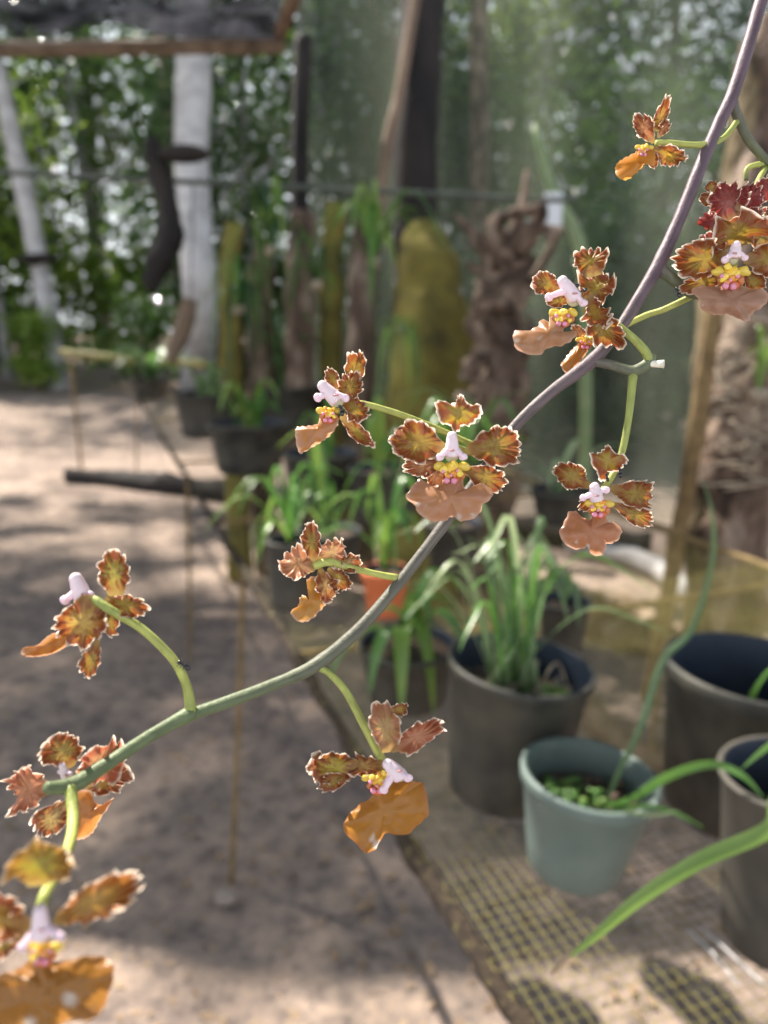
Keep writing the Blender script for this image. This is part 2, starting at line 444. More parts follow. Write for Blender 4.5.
def lip_mb(poly, d, seed=0, col=(.74, .40, .24), col2=(.62, .22, .05), rim=(.80, .50, .36), bulge=.18, tilt=0, neck=None, ruf=1.0, spots=(), sepal=False):
    """the broad lip blade: a closed outline, bulging towards the viewer, hanging in depth"""
    pts = [Vector((x, y, 0)) for x, y in poly]
    n0 = len(pts); out = []
    for i in range(n0):
        p0, p1, p2, p3 = pts[i - 1], pts[i], pts[(i + 1) % n0], pts[(i + 2) % n0]
        for j in range(6):
            t = j / 6
            out.append(0.5 * ((2 * p1) + (p2 - p0) * t + (2 * p0 - 5 * p1 + 4 * p2 - p3) * t * t + (3 * p1 - p0 - 3 * p2 + p3) * t ** 3))
    K = len(out)
    cx = sum(p.x for p in out) / K; cy = sum(p.y for p in out) / K
    y0 = min(p.y for p in out); y1 = max(p.y for p in out); size = max(p.x for p in out) - min(p.x for p in out)
    rn = random.Random(seed); ph = rn.random() * 6
    vs = []; cols = []; Rn = 12
    for k, p in enumerate(out):
        th = 2 * math.pi * k / K
        for i in range(Rn + 1):
            r_ = 1 - (1 - i / Rn) ** 1.4
            x = cx + (p.x - cx) * r_; y = cy + (p.y - cy) * r_
            jag = .5 * ruf * math.sin(23 * th + ph) * r_ ** 4
            z = -bulge * size * (1 - r_ ** 2) + tilt * (y - y0) \
                + ruf * size * .035 * r_ ** 3 * math.sin(7 * th + ph) + .02 * size * noise.noise(Vector((x * .12, y * .12, seed)))
            vs.append(P(x + jag, y + jag, d + z / FPX * d))
            nz = noise.noise(Vector((x * .12, y * .12, seed + 3))) + .5 * noise.noise(Vector((x * .4, y * .3, seed)))
            c = mixc(col, col2, sstep(-.1, .6, nz + .25 * (1 - r_)))
            if sepal: c = mixc(OLIVE, BROWN, sstep(.25, .8, r_ + nz * .5))
            c = mixc(c, RIM if sepal else rim, sstep(.86, .97, r_) * (1 if sepal else .75))
            for (sx_, sy_, sr) in spots:
                c = mixc(c, (.80, .68, .60), 1 - sstep(sr * .4, sr, math.hypot(x - sx_, y - sy_) + nz * 1.5))
            cols.append(tuple(q_ * .74 for q_ in c) if not sepal else c)
    fs = []
    for k in range(K):
        k2 = (k + 1) % K
        for i in range(Rn):
            A = k * (Rn + 1) + i; C_ = k2 * (Rn + 1) + i
            fs.append((A, A + 1, C_ + 1) if i == 0 else (A, A + 1, C_ + 1, C_))
    mb = MB(); mb.add(vs, fs, cols); return mb
def callus_mb(c, d, s=1.0, seed=0, pink=.5, dx=0):
    """warty yellow crest with magenta knobs"""
    rn = random.Random(seed); mb = MB(); k = d / FPX
    mb.cur = (.85, .55, .06)
    mb.ball(P(c[0], c[1], d), (7 * s * k, 5 * s * k, 8 * s * k), seg=14, ring=10, bump=.35, nf=700)
    for i in range(9):
        x = rn.uniform(-8, 8) * s; y = rn.uniform(-8, 7) * s
        mb.cur = (.88, .66, .10) if i % 3 else (.75, .30, .05)
        mb.ball(P(c[0] + x, c[1] + y, d - 4 * k), rn.uniform(1.6, 3.8) * s * k, seg=10, ring=7, bump=.5, nf=900)
    for x, y, q in ((-5, 10, 3.2), (2, 10.5, 3.2), (-8, 1, 2.4), (6, 1, 2.4), (-1, 5, 2.0)):
        mb.cur = (.75, .30, .42)
        mb.ball(P(c[0] + (x + dx) * s, c[1] + y * s, d - 5 * k), q * s * k * (.7 + pink * .6), seg=10, ring=7)
    mb.cur = (.66, .14, .05)
    mb.ball(P(c[0], c[1] + 10 * s, d + 1 * k), (8 * s * k, 4 * k * s, 5 * s * k), seg=12, ring=8)
    for sg in (-1, 1):
        mb.cur = (.72, .52, .08)
        mb.ball(P(c[0] + sg * 11 * s, c[1] - 3 * s, d + 1 * k), (7 * s * k, 3 * k * s, 4.5 * s * k), seg=12, ring=8, bump=.4, nf=600)
        mb.cur = (.55, .18, .06)
        mb.ball(P(c[0] + sg * 9 * s, c[1] + 5 * s, d + 2 * k), (4 * s * k, 2.5 * k * s, 4.5 * s * k), seg=10, ring=7, bump=.4, nf=600)
    return mb
def column_mb(top, bot, wings, d, wpx=6, seed=0):
    mb = MB(); k = d / FPX; A = P(top[0], top[1], d - 5 * k); B = P(bot[0], bot[1], d - 3 * k)
    mb.cur = (.86, .72, .78)
    mid = (A + B) / 2
    mb.tube([A + (A - B) * .10, A, mid, B, B + (B - A) * .12], [wpx * .30 * k, wpx * .72 * k, wpx * 1.05 * k, wpx * 1.15 * k, wpx * .6 * k], n=14, smooth=4)
    mb.ball(A + (B - A) * .12 + Vector((0, -1.5 * k, 0)), (wpx * .78 * k, wpx * .7 * k, wpx * .85 * k), seg=12, ring=9)
    mb.cur = (.62, .60, .42); mb.ball(B + FWD * 5 * k, (wpx * 1.1 * k, wpx * .7 * k, wpx * 1.1 * k), seg=12, ring=9)
    mb.cur = (.88, .70, .80)
    for wx, wy in wings:
        Wp = P(wx, wy, d - 6 * k); st = A + (B - A) * .62
        mb.tube([st, (st + Wp) / 2 + UPV * 1.0 * k, Wp], [wpx * .65 * k, wpx * .75 * k, wpx * .55 * k], n=12, smooth=4, noise_amp=.12, nf=500, flat=.7)
        mb.ball(Wp, (wpx * .68 * k, wpx * .4 * k, wpx * .62 * k), seg=12, ring=8, bump=.25, nf=600)
    mb.cur = (.62, .30, .30)
    mb.ball(P(bot[0], bot[1] - wpx * .7, d - (5 + wpx * .9) * k), (wpx * .45 * k, wpx * .2 * k, wpx * .18 * k), seg=8, ring=6)
    return mb

spray = thing('orchid_spray', P(760, -10, .22), 'long arching orchid spray of ruffled brown and cream-edged flowers crossing close in front', 'orchid spray')
STEMC = [(.20, .15, .17), (.26, .20, .22)]
def stem_part(name, pts, lab=None, parent=spray, ca=(.105, .07, .09), cb=(.105, .135, .065), n=14, na=.10):
    """pts: (px, py, d, radius in px, mix 0 purple..1 green)"""
    mb = MB()
    P3 = [P(a, b, c) for a, b, c, _, _ in pts]; rr = [q * c / FPX for _, _, c, q, _ in pts]
    mixs = [m_ for *_, m_ in pts]
    k = 6
    mb.tube(P3, rr, n=n, smooth=k, noise_amp=na, nf=260)
    tot = (len(pts) - 1) * k + 1; cols = []
    for i in range(tot):
        f = i / k; j = min(int(f), len(pts) - 2); m_ = mixs[j] * (1 - (f - j)) + mixs[j + 1] * (f - j)
        base = mixc(ca, cb, m_)
        for q in range(n):
            z_ = noise.noise(Vector((i * .35, q * .8, len(pts)))) * .4 + noise.noise(Vector((i * 1.3, q * .5, 7))) * .25
            cols.append(tuple(max(0, x * (1 + z_)) for x in base))
    mb.c = cols[:len(mb.v)]
    while len(mb.c) < len(mb.v): mb.c.append(base)
    o = mb.build(name, M['stem'], parent, colors=True)
    if lab: o['label'] = lab
    return o
GREENP = (.36, .38, .10)
stem_part('stem', [(768, -22, .222, 6.5, 0), (757, 15, .22, 6.3, 0), (735, 88, .216, 6.6, 0), (716, 130, .214, 6.2, 0), (697, 175, .212, 6.5, 0),
    (678, 222, .21, 6.2, 0), (659, 264, .208, 7.2, 0), (640, 296, .206, 6.2, .05), (622, 325, .205, 6.0, .1), (592, 361, .203, 7.0, .1), (550, 393, .202, 5.6, .15),
    (510, 432, .201, 5.6, .2), (470, 490, .199, 5.6, .3), (440, 530, .197, 5.7, .35), (400, 582, .194, 5.9, .45), (360, 628, .190, 6.2, .5), (316, 665, .186, 7.2, .6),
    (270, 686, .182, 6.2, .8), (199, 712, .176, 6.4, 1), (190, 714, .175, 8.0, 1), (150, 736, .172, 6.4, 1), (110, 762, .168, 6.8, 1), (72, 785, .162, 8.2, 1.0), (45, 788, .158, 5.5, 1)],
    'purple-grey flower stem turning green toward its tip')
# side twigs carrying the pedicels
stem_part('twig', [(590, 361, .203, 5, .3), (612, 365, .202, 5, .5), (632, 371, .201, 5.6, .7), (648, 363, .200, 5.5, .8), (652, 355, .200, 4.5, .8)], 'short forked twig')
stem_part('twig', [(659, 268, .208, 6, .2), (672, 279, .208, 6, .7), (690, 293, .209, 5, .7), (705, 296, .211, 4, .8)])
stem_part('twig', [(732, 98, .216, 5, .3), (738, 118, .218, 4.8, .5), (750, 142, .221, 4.4, .7), (775, 170, .226, 4, .8)])
mb = MB(); mb.tube([P(648, 363, .2), P(656, 364, .199), P(664, 364, .198)], [.0010, .0009, .0011], n=10)
mb.build('cut_stub', M['white_tip'], spray)

FL = []
def flower(c, d, label, petals, lip=None, dorsal=None, callus=None, column=None, pedicel=None, seed=1, names=None):
    f = thing('flower', P(c[0], c[1], d), parent=spray); f['label'] = label
    for i, p in enumerate(petals):
        p = dict(p); nm = p.pop('n', 'petal'); dd = p.pop('d', 0)
        petal_mb(d=d + dd, seed=seed * 13 + i, **p).build(nm, M['petal'], f, colors=True)
    if dorsal: lip_mb(dorsal, d, seed=seed + 50, sepal=True, bulge=.14, ruf=1.6, tilt=.2).build('dorsal_sepal', M['petal'], f, colors=True)
    if lip:
        lip = dict(lip); dd = lip.pop('d', 0)
        lip_mb(d=d + dd, seed=seed, **lip).build('lip', M['lip'], f, colors=True)
    if callus: callus_mb(callus[0], d + callus[1], s=callus[2], seed=seed).build('callus', M['callus'], f, colors=True)
    if column:
        column_mb(column[0], column[1], column[2], d + column[3], wpx=column[4]).build('column', M['column'], f, colors=True)
    if pedicel: stem_part('pedicel', pedicel, parent=f, ca=GREENP, cb=(.22, .26, .07), n=12, na=.05)
    return f
def cr(poly, ox, oy, s): return [(ox + x / s, oy + y / s) for x, y in poly]
def pt(n, b, t, hw, **kw): return dict(n=n, b=b, t=t, hw=hw, **kw)
DS, LS, PE = 'dorsal_sepal', 'lateral_sepal', 'petal'
# centre flower, facing the camera
d5 = .192
flower((452, 460), d5, 'centre flower facing forward with peach lip', [
    pt(PE, (446, 449), (392, 436), 20.5, db=.001, waves=10), pt(PE, (466, 450), (521, 444), 20, db=.001, waves=10),
    pt(LS, (446, 466), (404, 466), 11, db=.002, dt=.004, mid=(.45, .2, .07)), pt(LS, (436, 460), (436, 491), 9, db=.003, dt=.003, mid=(.5, .22, .09)),
    pt(LS, (462, 468), (505, 486), 13, db=.002, dt=.003, waves=8)],
    dorsal=cr([(375, 72), (400, 72), (410, 96), (436, 118), (482, 118), (490, 165), (466, 192), (430, 222), (396, 218), (374, 250), (350, 250), (338, 220), (292, 208), (272, 160), (264, 106), (300, 98), (343, 114), (370, 94)], 380, 380, 4.8),
    lip=dict(poly=cr([(290, 500), (235, 505), (190, 475), (150, 515), (125, 565), (165, 600), (185, 640), (250, 680), (320, 672), (350, 655), (395, 680), (470, 650), (495, 600), (540, 560), (530, 520), (480, 495), (430, 520), (405, 520), (395, 470), (345, 450), (305, 470)], 380, 380, 4.8),
             col=(.70, .36, .22), col2=(.66, .32, .14), tilt=-.3, d=-.001, spots=((459, 517, 4), (473, 515, 3), (418, 504, 2), (427, 505, 1.3))),
    callus=((452, 470), -.003, 1.05), column=((452, 434), (452, 455), ((440, 457), (463, 457)), -.0035, 6.4),
    pedicel=[(454, 446, d5 + .003, 3.2, 0), (470, 452, d5 + .007, 3, 0), (488, 455, .200, 3.0, .5), (494, 456, .2005, 3.2, 1)], seed=5)
# pendent flower below the forked twig
d6 = .197
flower((600, 500), d6, 'hanging flower with peach three-lobed lip below the forked twig', [
    pt(PE, (590, 487), (556, 467), 12.5, waves=10, ruf=1.2), pt(PE, (610, 488), (653, 501), 14, waves=10, ruf=1.3, bend=.25),
    pt(LS, (611, 503), (653, 523), 9.5, db=.002, dt=.003, waves=8), pt(LS, (594, 500), (580, 508), 7, db=.002, mid=(.6, .3, .06))],
    dorsal=cr([(294, 135), (333, 138), (368, 118), (395, 88), (414, 94), (428, 116), (456, 140), (497, 143), (522, 182), (496, 210), (464, 245), (402, 252), (385, 300), (350, 300), (335, 246), (308, 212)], 540, 430, 5.908),
    lip=dict(poly=cr([(300, 530), (270, 520), (240, 510), (215, 480), (170, 485), (145, 540), (115, 600), (130, 650), (180, 695), (240, 705), (280, 690), (300, 730), (350, 745), (385, 715), (395, 675), (440, 665), (480, 620), (480, 580), (440, 545), (400, 540), (390, 470), (350, 430), (310, 460)], 540, 430, 5.908),
             col=(.68, .30, .17), col2=(.62, .26, .11), tilt=-.2, spots=((577, 542, 2.5), (588, 546, 2))),
    callus=((599, 506), -.003, .85), column=((594, 485), (597, 500), ((583, 498), (606, 490)), -.003, 6.0),
    pedicel=[(602, 492, d6 + .001, 3.4, 0), (613, 474, d6 + .003, 3.4, 0), (622, 452, d6 + .004, 3.4, .4), (629, 415, .2, 3.6, .7), (633, 373, .201, 4.6, 1)], seed=6)
# flower by the fork, turned left
d2 = .195
flower((570, 305), d2, 'flower turned left beside the fork with pale tan lip', [
    pt(DS, (593, 277), (588, 248), 16, claw=.6, waves=7, cup=.3, ruf=1.3), pt(PE, (586, 306), (606, 272), 17, waves=11, ruf=1.4, claw=.5, d=.001),
    pt(PE, (561, 292), (533, 277), 11, ruf=1.2, waves=9, d=.002), pt(LS, (584, 308), (622, 345), 14, waves=10, ruf=1.3, d=.002),
    pt(LS, (588, 296), (608, 325), 12, waves=10, ruf=1.5, claw=.5, d=-.001, roll=25), pt(LS, (572, 300), (546, 302), 6, d=.003)],
    lip=dict(poly=cr([(240, 440), (200, 428), (175, 465), (120, 485), (68, 485), (66, 540), (90, 580), (180, 602), (235, 565), (300, 555), (350, 525), (372, 490), (340, 490), (320, 508), (305, 480), (335, 420), (280, 380), (240, 400)], 500, 230, 4.8),
             col=(.62, .34, .20), col2=(.55, .26, .11), tilt=-.4, spots=((517, 340, 3.5), (540, 337, 2.4))),
    callus=((563, 315), -.003, .85), column=((561, 279), (575, 298), ((549, 297), (583, 303)), -.004, 6.5),
    pedicel=[(588, 312, d2 + .002, 3.6, 0), (610, 321, d2 + .003, 3.8, .4), (628, 334, .198, 4, .5), (644, 350, .199, 4.4, .7), (650, 362, .2, 5, 1)], seed=2)
flower((584, 348), .210, 'small half-hidden flower behind with orange lip', [
    pt(LS, (590, 345), (573, 325), 5, mid=(.7, .35, .15)), pt(LS, (590, 345), (600, 328), 5, d=.002)],
    lip=dict(poly=cr([(350, 568), (310, 620), (292, 650), (318, 688), (350, 665), (390, 625), (415, 590), (430, 540), (400, 510), (375, 550)], 500, 230, 4.8), col=(.66, .28, .06), col2=(.70, .25, .04), tilt=-.2),
    callus=((586, 341), -.002, .6), pedicel=[(590, 344, .211, 3, 0), (640, 318, .214, 3, 0), (665, 309, .212, 3, 0), (692, 296, .21, 3.2, .5)], seed=21)
# right edge flower, facing the camera
d3 = .203
flower((733, 262), d3, 'wide flower at the right edge with brown-pink lip and white column', [
    pt(DS, (738, 246), (736, 216), 29, claw=.4, waves=6, cup=.4, dt=-.004, db=.003, ruf=1.1), pt(PE, (728, 258), (674, 261), 18.5, waves=12),
    pt(PE, (743, 259), (790, 259), 18, waves=12), pt(LS, (724, 277), (680, 289), 9, db=.002, dt=.001), pt(LS, (744, 270), (762, 291), 9, db=.002, dt=.003),
    pt(PE, (724, 256), (700, 238), 14, d=.003, waves=10, mid=(.45, .16, .08), out=RED)],
    lip=dict(poly=cr([(290, 800), (335, 850), (350, 905), (430, 940), (500, 935), (560, 960), (615, 975), (640, 930), (700, 890), (735, 835), (700, 790), (640, 790), (580, 770), (510, 740), (440, 775), (350, 770)], 640, 150, 5.6875),
             col=(.62, .36, .26), col2=(.52, .28, .18), tilt=-.3, spots=((703, 305, 1.5), (712, 308, 1.2))),
    callus=((731, 275), -.003, 1.1), column=((736, 244), (735, 257), ((725, 260), (745, 258)), -.0035, 5.5),
    pedicel=[(735, 262, d3 + .003, 3.4, 0), (722, 290, d3 + .008, 3.4, .4), (702, 296, .211, 3.6, 1)], seed=3)
flower((725, 205), .212, 'dark red flower seen from behind above the right edge flower', [
    pt(PE, (733, 222), (722, 182), 18, mid=(.36, .10, .08), out=RED, ruf=1.1, waves=11, claw=.6), pt(PE, (715, 232), (712, 210), 13, mid=RED, out=RED, rim=RED, d=.004),
    pt(LS, (717, 203), (700, 196), 6, mid=(.5, .25, .06), waves=6), pt(LS, (714, 192), (709, 182), 6, mid=(.5, .3, .06), out=BROWN), pt(DS, (736, 210), (760, 188), 13, mid=RED, out=RED, waves=9, d=-.002),
    pt(LS, (742, 225), (757, 205), 11, mid=RED, out=(.18, .04, .02), d=.001), pt(PE, (748, 232), (775, 240), 15, mid=(.28, .2, .04), out=BROWN, d=.001)],
    pedicel=[(738, 205, .214, 2.6, 0), (750, 195, .217, 2.6, 0), (765, 168, .225, 3, .5)], seed=31)
flower((762, 190), .214, 'red ruffled flower cut by the right frame edge', [
    pt(PE, (775, 200), (758, 182), 12, mid=RED, out=RED), pt(LS, (772, 215), (756, 222), 9, mid=OLIVE, out=RED), pt(PE, (790, 190), (772, 170), 12, mid=RED, out=BROWN),
    pt(DS, (790, 205), (810, 190), 14, mid=RED, out=BROWN), pt(LS, (790, 215), (800, 240), 12)],
    lip=dict(poly=[(775, 220), (800, 215), (820, 235), (805, 260), (780, 258), (765, 240)], col=(.62, .36, .26)),
    pedicel=[(782, 205, .217, 3, 0), (788, 185, .222, 3, 0), (775, 170, .226, 3, 1)], seed=32)
stem_part('pedicel', [(778, 158, .226, 3.2, 0), (765, 163, .225, 3, 0), (748, 168, .224, 2.6, 0), (746, 180, .224, 2.0, 1)], ca=GREENP)
# upper flower with glowing orange lip
d1 = .208
flower((655, 140), d1, 'upper small flower with glowing orange lip seen from the side', [
    pt(DS, (655, 131), (668, 99), 6.5, claw=.6, waves=9, bend=-.3, mid=(.55, .3, .05)), pt(PE, (654, 143), (637, 115), 9, waves=9, ruf=1.4, mid=(.6, .25, .1)),
    pt(PE, (658, 138), (668, 121), 6, waves=8, d=.002, mid=(.6, .25, .1)), pt(LS, (652, 148), (685, 160), 9.5, waves=9, ruf=1.3, mid=(.55, .33, .04)),
    pt(LS, (650, 150), (655, 168), 5, waves=7, d=.001, mid=ORANGE)],
    lip=dict(poly=cr([(385, 440), (368, 458), (330, 478), (310, 500), (316, 530), (345, 540), (380, 512), (408, 485), (425, 498), (428, 455), (400, 435)], 512, 0, 3), col=(.80, .34, .05), col2=(.78, .28, .03), rim=(.8, .4, .1), tilt=-.3),
    callus=((644, 149), -.001, .55), pedicel=[(656, 143, d1 + .001, 2.8, 0), (669, 143, d1 + .002, 3.0, 0), (699, 145, .212, 3.0, 0), (722, 139, .216, 2.8, .5), (738, 120, .218, 3, 1)], seed=1)
# left-of-centre flower in side view
d4 = .192
flower((338, 405), d4, 'side-view flower facing left with pink column and tan lip', [
    pt(DS, (350, 388), (359, 351), 10, claw=.55, waves=9, bend=-.3, ruf=1.2), pt(PE, (345, 402), (354, 373), 12, waves=9, ruf=1.4, claw=.5),
    pt(PE, (338, 391), (328, 369), 7, waves=7, d=.001), pt(LS, (344, 398), (367, 418), 11, waves=9, ruf=1.3, claw=.5), pt(LS, (341, 415), (373, 446), 7.5, waves=9, ruf=1.2, bend=-.2, claw=.5)],
    lip=dict(poly=cr([(240, 535), (170, 550), (105, 560), (98, 620), (125, 725), (200, 690), (270, 650), (325, 605), (375, 530), (360, 480), (310, 460), (260, 480)], 280, 340, 6.4), col=(.68, .34, .18), col2=(.70, .30, .08), tilt=-.2),
    callus=((329, 413), -.002, .72), column=((321, 384), (336, 400), ((318, 398), (345, 398)), -.003, 6.8),
    pedicel=[(342, 402, d4 + .001, 3, 0), (364, 404, d4 + .002, 3.2, 0), (402, 415, .196, 3.2, 0), (440, 430, .199, 3.1, .1), (478, 446, .2, 3, .3), (500, 447, .2005, 3.6, 1)], seed=4)
# lower flower with orange lip
d9 = .180
flower((380, 770), d9, 'lower flower with broad orange lip over the path', [
    pt(DS, (390, 752), (380, 702), 15, claw=.5, waves=7, cup=.5, ruf=1.0, mid=(.5, .33, .12), out=(.42, .17, .09)), pt(LS, (391, 712), (408, 706), 6, claw=.6, ruf=1.3),
    pt(PE, (390, 750), (441, 722), 11.5, waves=11, ruf=1.7, claw=.35, mid=(.5, .22, .12), out=(.45, .15, .08)), pt(PE, (384, 765), (345, 770), 10, ruf=1.5, waves=9, claw=.5, mid=(.5, .3, .1)),
    pt(LS, (362, 768), (309, 764), 16, waves=9, ruf=1.5, claw=.4, mid=(.45, .36, .05)), pt(LS, (352, 776), (318, 787), 8, waves=8, ruf=1.3, d=-.001)],
    lip=dict(poly=cr([(365, 430), (370, 480), (310, 520), (250, 585), (245, 640), (295, 690), (340, 735), (390, 715), (430, 650), (520, 655), (590, 600), (628, 550), (605, 430), (580, 415), (530, 410), (470, 400), (400, 380), (370, 395)], 290, 690, 4.518),
             col=(.56, .24, .04), col2=(.62, .27, .04), rim=(.55, .22, .06), tilt=-.15, bulge=.12, spots=((377, 845, 6), (372, 838, 4))),
    callus=((378, 781), -.0025, .95), column=((386, 762), (400, 776), ((384, 790), (408, 778)), -.004, 7),
    pedicel=[(384, 764, d9 + .001, 4, 0), (378, 752, d9 + .0015, 4.4, 0), (363, 723, .183, 4.2, 0), (346, 692, .185, 3.8, .1), (330, 674, .186, 3.4, .3), (316, 666, .186, 4, .8)], seed=9)
# flower seen from behind, in front of the terracotta pot
d7 = .188
flower((315, 566), d7, 'flower seen from behind with small orange lip near the terracotta pot', [
    pt(DS, (314, 562), (312, 523), 10, claw=.35, waves=7, ruf=1.1, cup=.5), pt(PE, (316, 568), (280, 562), 16, waves=10, ruf=1.1, mid=(.55, .28, .12), out=(.45, .18, .09)),
    pt(PE, (318, 560), (344, 544), 13, waves=9, ruf=1.4, d=.001, mid=(.5, .3, .12), out=(.42, .18, .1)), pt(PE, (332, 565), (362, 563), 9, waves=8, ruf=1.5, d=.002, mid=(.5, .3, .12)),
    pt(LS, (328, 568), (349, 589), 9.5, waves=9, ruf=1.3, d=.001), pt(LS, (320, 568), (329, 602), 10.5, waves=9, ruf=1.4, mid=(.5, .3, .1))],
    lip=dict(poly=cr([(215, 430), (262, 490), (262, 520), (230, 535), (205, 503), (178, 515), (165, 570), (122, 600), (150, 650), (190, 662), (240, 650), (300, 592), (330, 550), (310, 480), (290, 400), (240, 395)], 270, 510, 5.908), col=(.70, .34, .07), col2=(.68, .28, .04), tilt=-.2, bulge=.1, d=.001),
    pedicel=[(314, 566, d7 - .001, 4, 0), (328, 562, d7 - .001, 4.2, 0), (345, 566, .189, 3.6, 0), (372, 573, .191, 3.2, 0), (397, 578, .194, 3.8, .3)], seed=7)
# left flower facing away to the left
d8 = .168
flower((92, 605), d8, 'left flower facing away with white column tip and thin orange lip', [
    pt(DS, (116, 596), (114, 551), 15, claw=.5, waves=8, cup=.6, ruf=1.1, mid=(.42, .35, .06)), pt(PE, (105, 598), (146, 612), 11, waves=9, ruf=1.4, d=.001),
    pt(PE, (95, 596), (72, 645), 23, waves=11, ruf=1.0, claw=.5, mid=(.55, .36, .08), d=-.001), pt(LS, (98, 640), (86, 678), 9, waves=9, ruf=1.4, claw=.3), pt(LS, (103, 606), (113, 636), 8, waves=7, ruf=1.4, d=.001)],
    lip=dict(poly=cr([(200, 355), (150, 368), (110, 400), (68, 408), (70, 432), (130, 432), (180, 415), (215, 385)], 0, 512, 3), col=(.66, .28, .06), col2=(.6, .2, .03), tilt=-.1),
    column=((75, 576), (84, 600), ((65, 600), (90, 596)), .001, 8),
    pedicel=[(92, 597, d8, 2.5, 0.9), (97, 601, d8 - .001, 4.6, 0.9), (112, 611, d8 - .001, 4.6, .8), (142, 629, .170, 4.2, .2), (172, 658, .172, 4.4, .1), (186, 684, .174, 4.6, .3), (191, 712, .175, 6, 1)], seed=8)
# back-view flower at the stem tip
d10 = .163
flower((66, 785), d10, 'flower at the stem tip seen from behind with orange lip', [
    pt(DS, (70, 768), (58, 735), 19, claw=.3, waves=7, ruf=1.1, cup=.5, mid=(.42, .3, .06), d=.004), pt(PE, (52, 788), (9, 790), 21, waves=12, ruf=1.1, mid=(.60, .26, .12), out=(.48, .18, .10), d=.0075),
    pt(PE, (78, 782), (122, 745), 19, waves=12, ruf=1.1, mid=(.60, .34, .16), out=(.48, .14, .07), d=.0075), pt(LS, (84, 786), (130, 776), 15, waves=9, ruf=1.2, mid=(.5, .36, .10), d=.0085),
    pt(LS, (72, 800), (36, 832), 15, waves=10, ruf=1.2, mid=(.5, .36, .12), d=.0075)],
    lip=dict(poly=cr([(240, 250), (300, 235), (320, 275), (350, 285), (385, 262), (340, 330), (312, 380), (275, 402), (240, 395), (225, 320)], 0, 720, 3.368), col=(.68, .28, .07), col2=(.62, .22, .05), d=.0085),
    column=((62, 764), (66, 778), ((60, 772), (70, 774)), .003, 4),
    pedicel=[(66, 788, d10 - .0005, 6, 1), (62, 788, d10 - .001, 5.5, 1), (70, 786, .162, 6, 1)], seed=10)
# nearest flower, out of focus in the corner
d11 = .122
flower((45, 930), d11, 'blurred nearest flower in the lower left corner with broad orange lip', [
    pt(DS, (38, 886), (42, 842), 31, claw=.3, waves=6, ruf=.9, cup=.4, mid=(.36, .30, .03), out=(.36, .18, .03), rim=(.6, .45, .3)),
    pt(PE, (54, 922), (139, 880), 18, waves=10, ruf=1.5, mid=(.42, .24, .04), out=(.36, .13, .03)), pt(PE, (32, 928), (-30, 912), 24, waves=11, ruf=1.3, mid=(.42, .24, .04)),
    pt(LS, (30, 935), (-20, 950), 14, d=.003)],
    lip=dict(poly=cr([(190, 815), (300, 793), (370, 808), (382, 870), (345, 975), (300, 1012), (240, 1010), (150, 1050), (50, 1050), (-60, 1010), (-70, 890), (0, 855), (60, 840), (110, 800), (155, 780)], 0, 720, 3.368),
             col=(.50, .22, .04), col2=(.44, .20, .04), rim=(.50, .22, .06), tilt=-.2, bulge=.1, spots=((70, 1000, 10), (30, 1022, 8))),
    callus=((43, 950), -.002, 1.1), column=((40, 908), (41, 936), ((22, 947), (60, 936)), -.003, 8),
    pedicel=[(40, 910, d11 + .002, 6, .9), (46, 892, d11 + .004, 5.5, .3), (60, 868, .140, 5.5, 0), (71, 838, .150, 5.6, 0), (73, 812, .157, 5.6, .6), (70, 788, .161, 6.5, 1)], seed=11)

# ants
def ant(px, py, d, ang, lab, s=1.0):
    k = d / FPX * s; c = P(px, py, d)
    ax = (RGT * math.cos(ang) - UPV * math.sin(ang)); sd_ = (RGT * math.sin(ang) + UPV * math.cos(ang))
    t = thing('ant', c, lab, 'ant', 'black ants on the orchid spray')
    def el(o_, r): 
        mb = MB(); q = Matrix((ax, sd_, -FWD)).transposed()
        mb.ball(c + ax * o_ * k, tuple(x * k for x in r), seg=12, ring=8, M=q); return mb
    el(4.5, (3.8, 2.8, 2.6)).build('abdomen', M['ant'], t); el(-.5, (2.6, 1.5, 1.5)).build('thorax', M['ant'], t); el(-4.5, (2.2, 2.0, 1.8)).build('head', M['ant'], t)
    for q in (-2, -.5, 1):
        for sg in (-1, 1):
            mb = MB(); a0 = c + ax * q * k
            mb.tube([a0, a0 + sd_ * sg * 3 * k - FWD * 1 * k + ax * q * k, a0 + sd_ * sg * 5 * k + ax * q * 1.4 * k + FWD * 1.5 * k], .35 * k, n=5)
            mb.build('leg', M['ant'], t)
ant(183, 665, .169, .55, 'black ant climbing the green pedicel of the left flower', 1.0)
ant(573, 286, .1905, -.1, 'black ant beside the pink column of the flower at the fork, upper of two', .8)
ant(582, 291, .1895, -.35, 'black ant beside the pink column of the flower at the fork, lower of two', .75)
ant(620, 472, .1975, 1.4, 'black ant on the pedicel of the hanging flower', .75)
ant(607, 477, .194, 1.3, 'black ant behind the sepal of the hanging flower', .6)
ant(678, 292, .2035, 1.2, 'black ant at the twig node below the right edge flower', .8)
ant(341, 410, .1885, 1.3, 'black ant under the petals of the side-view flower', .8)

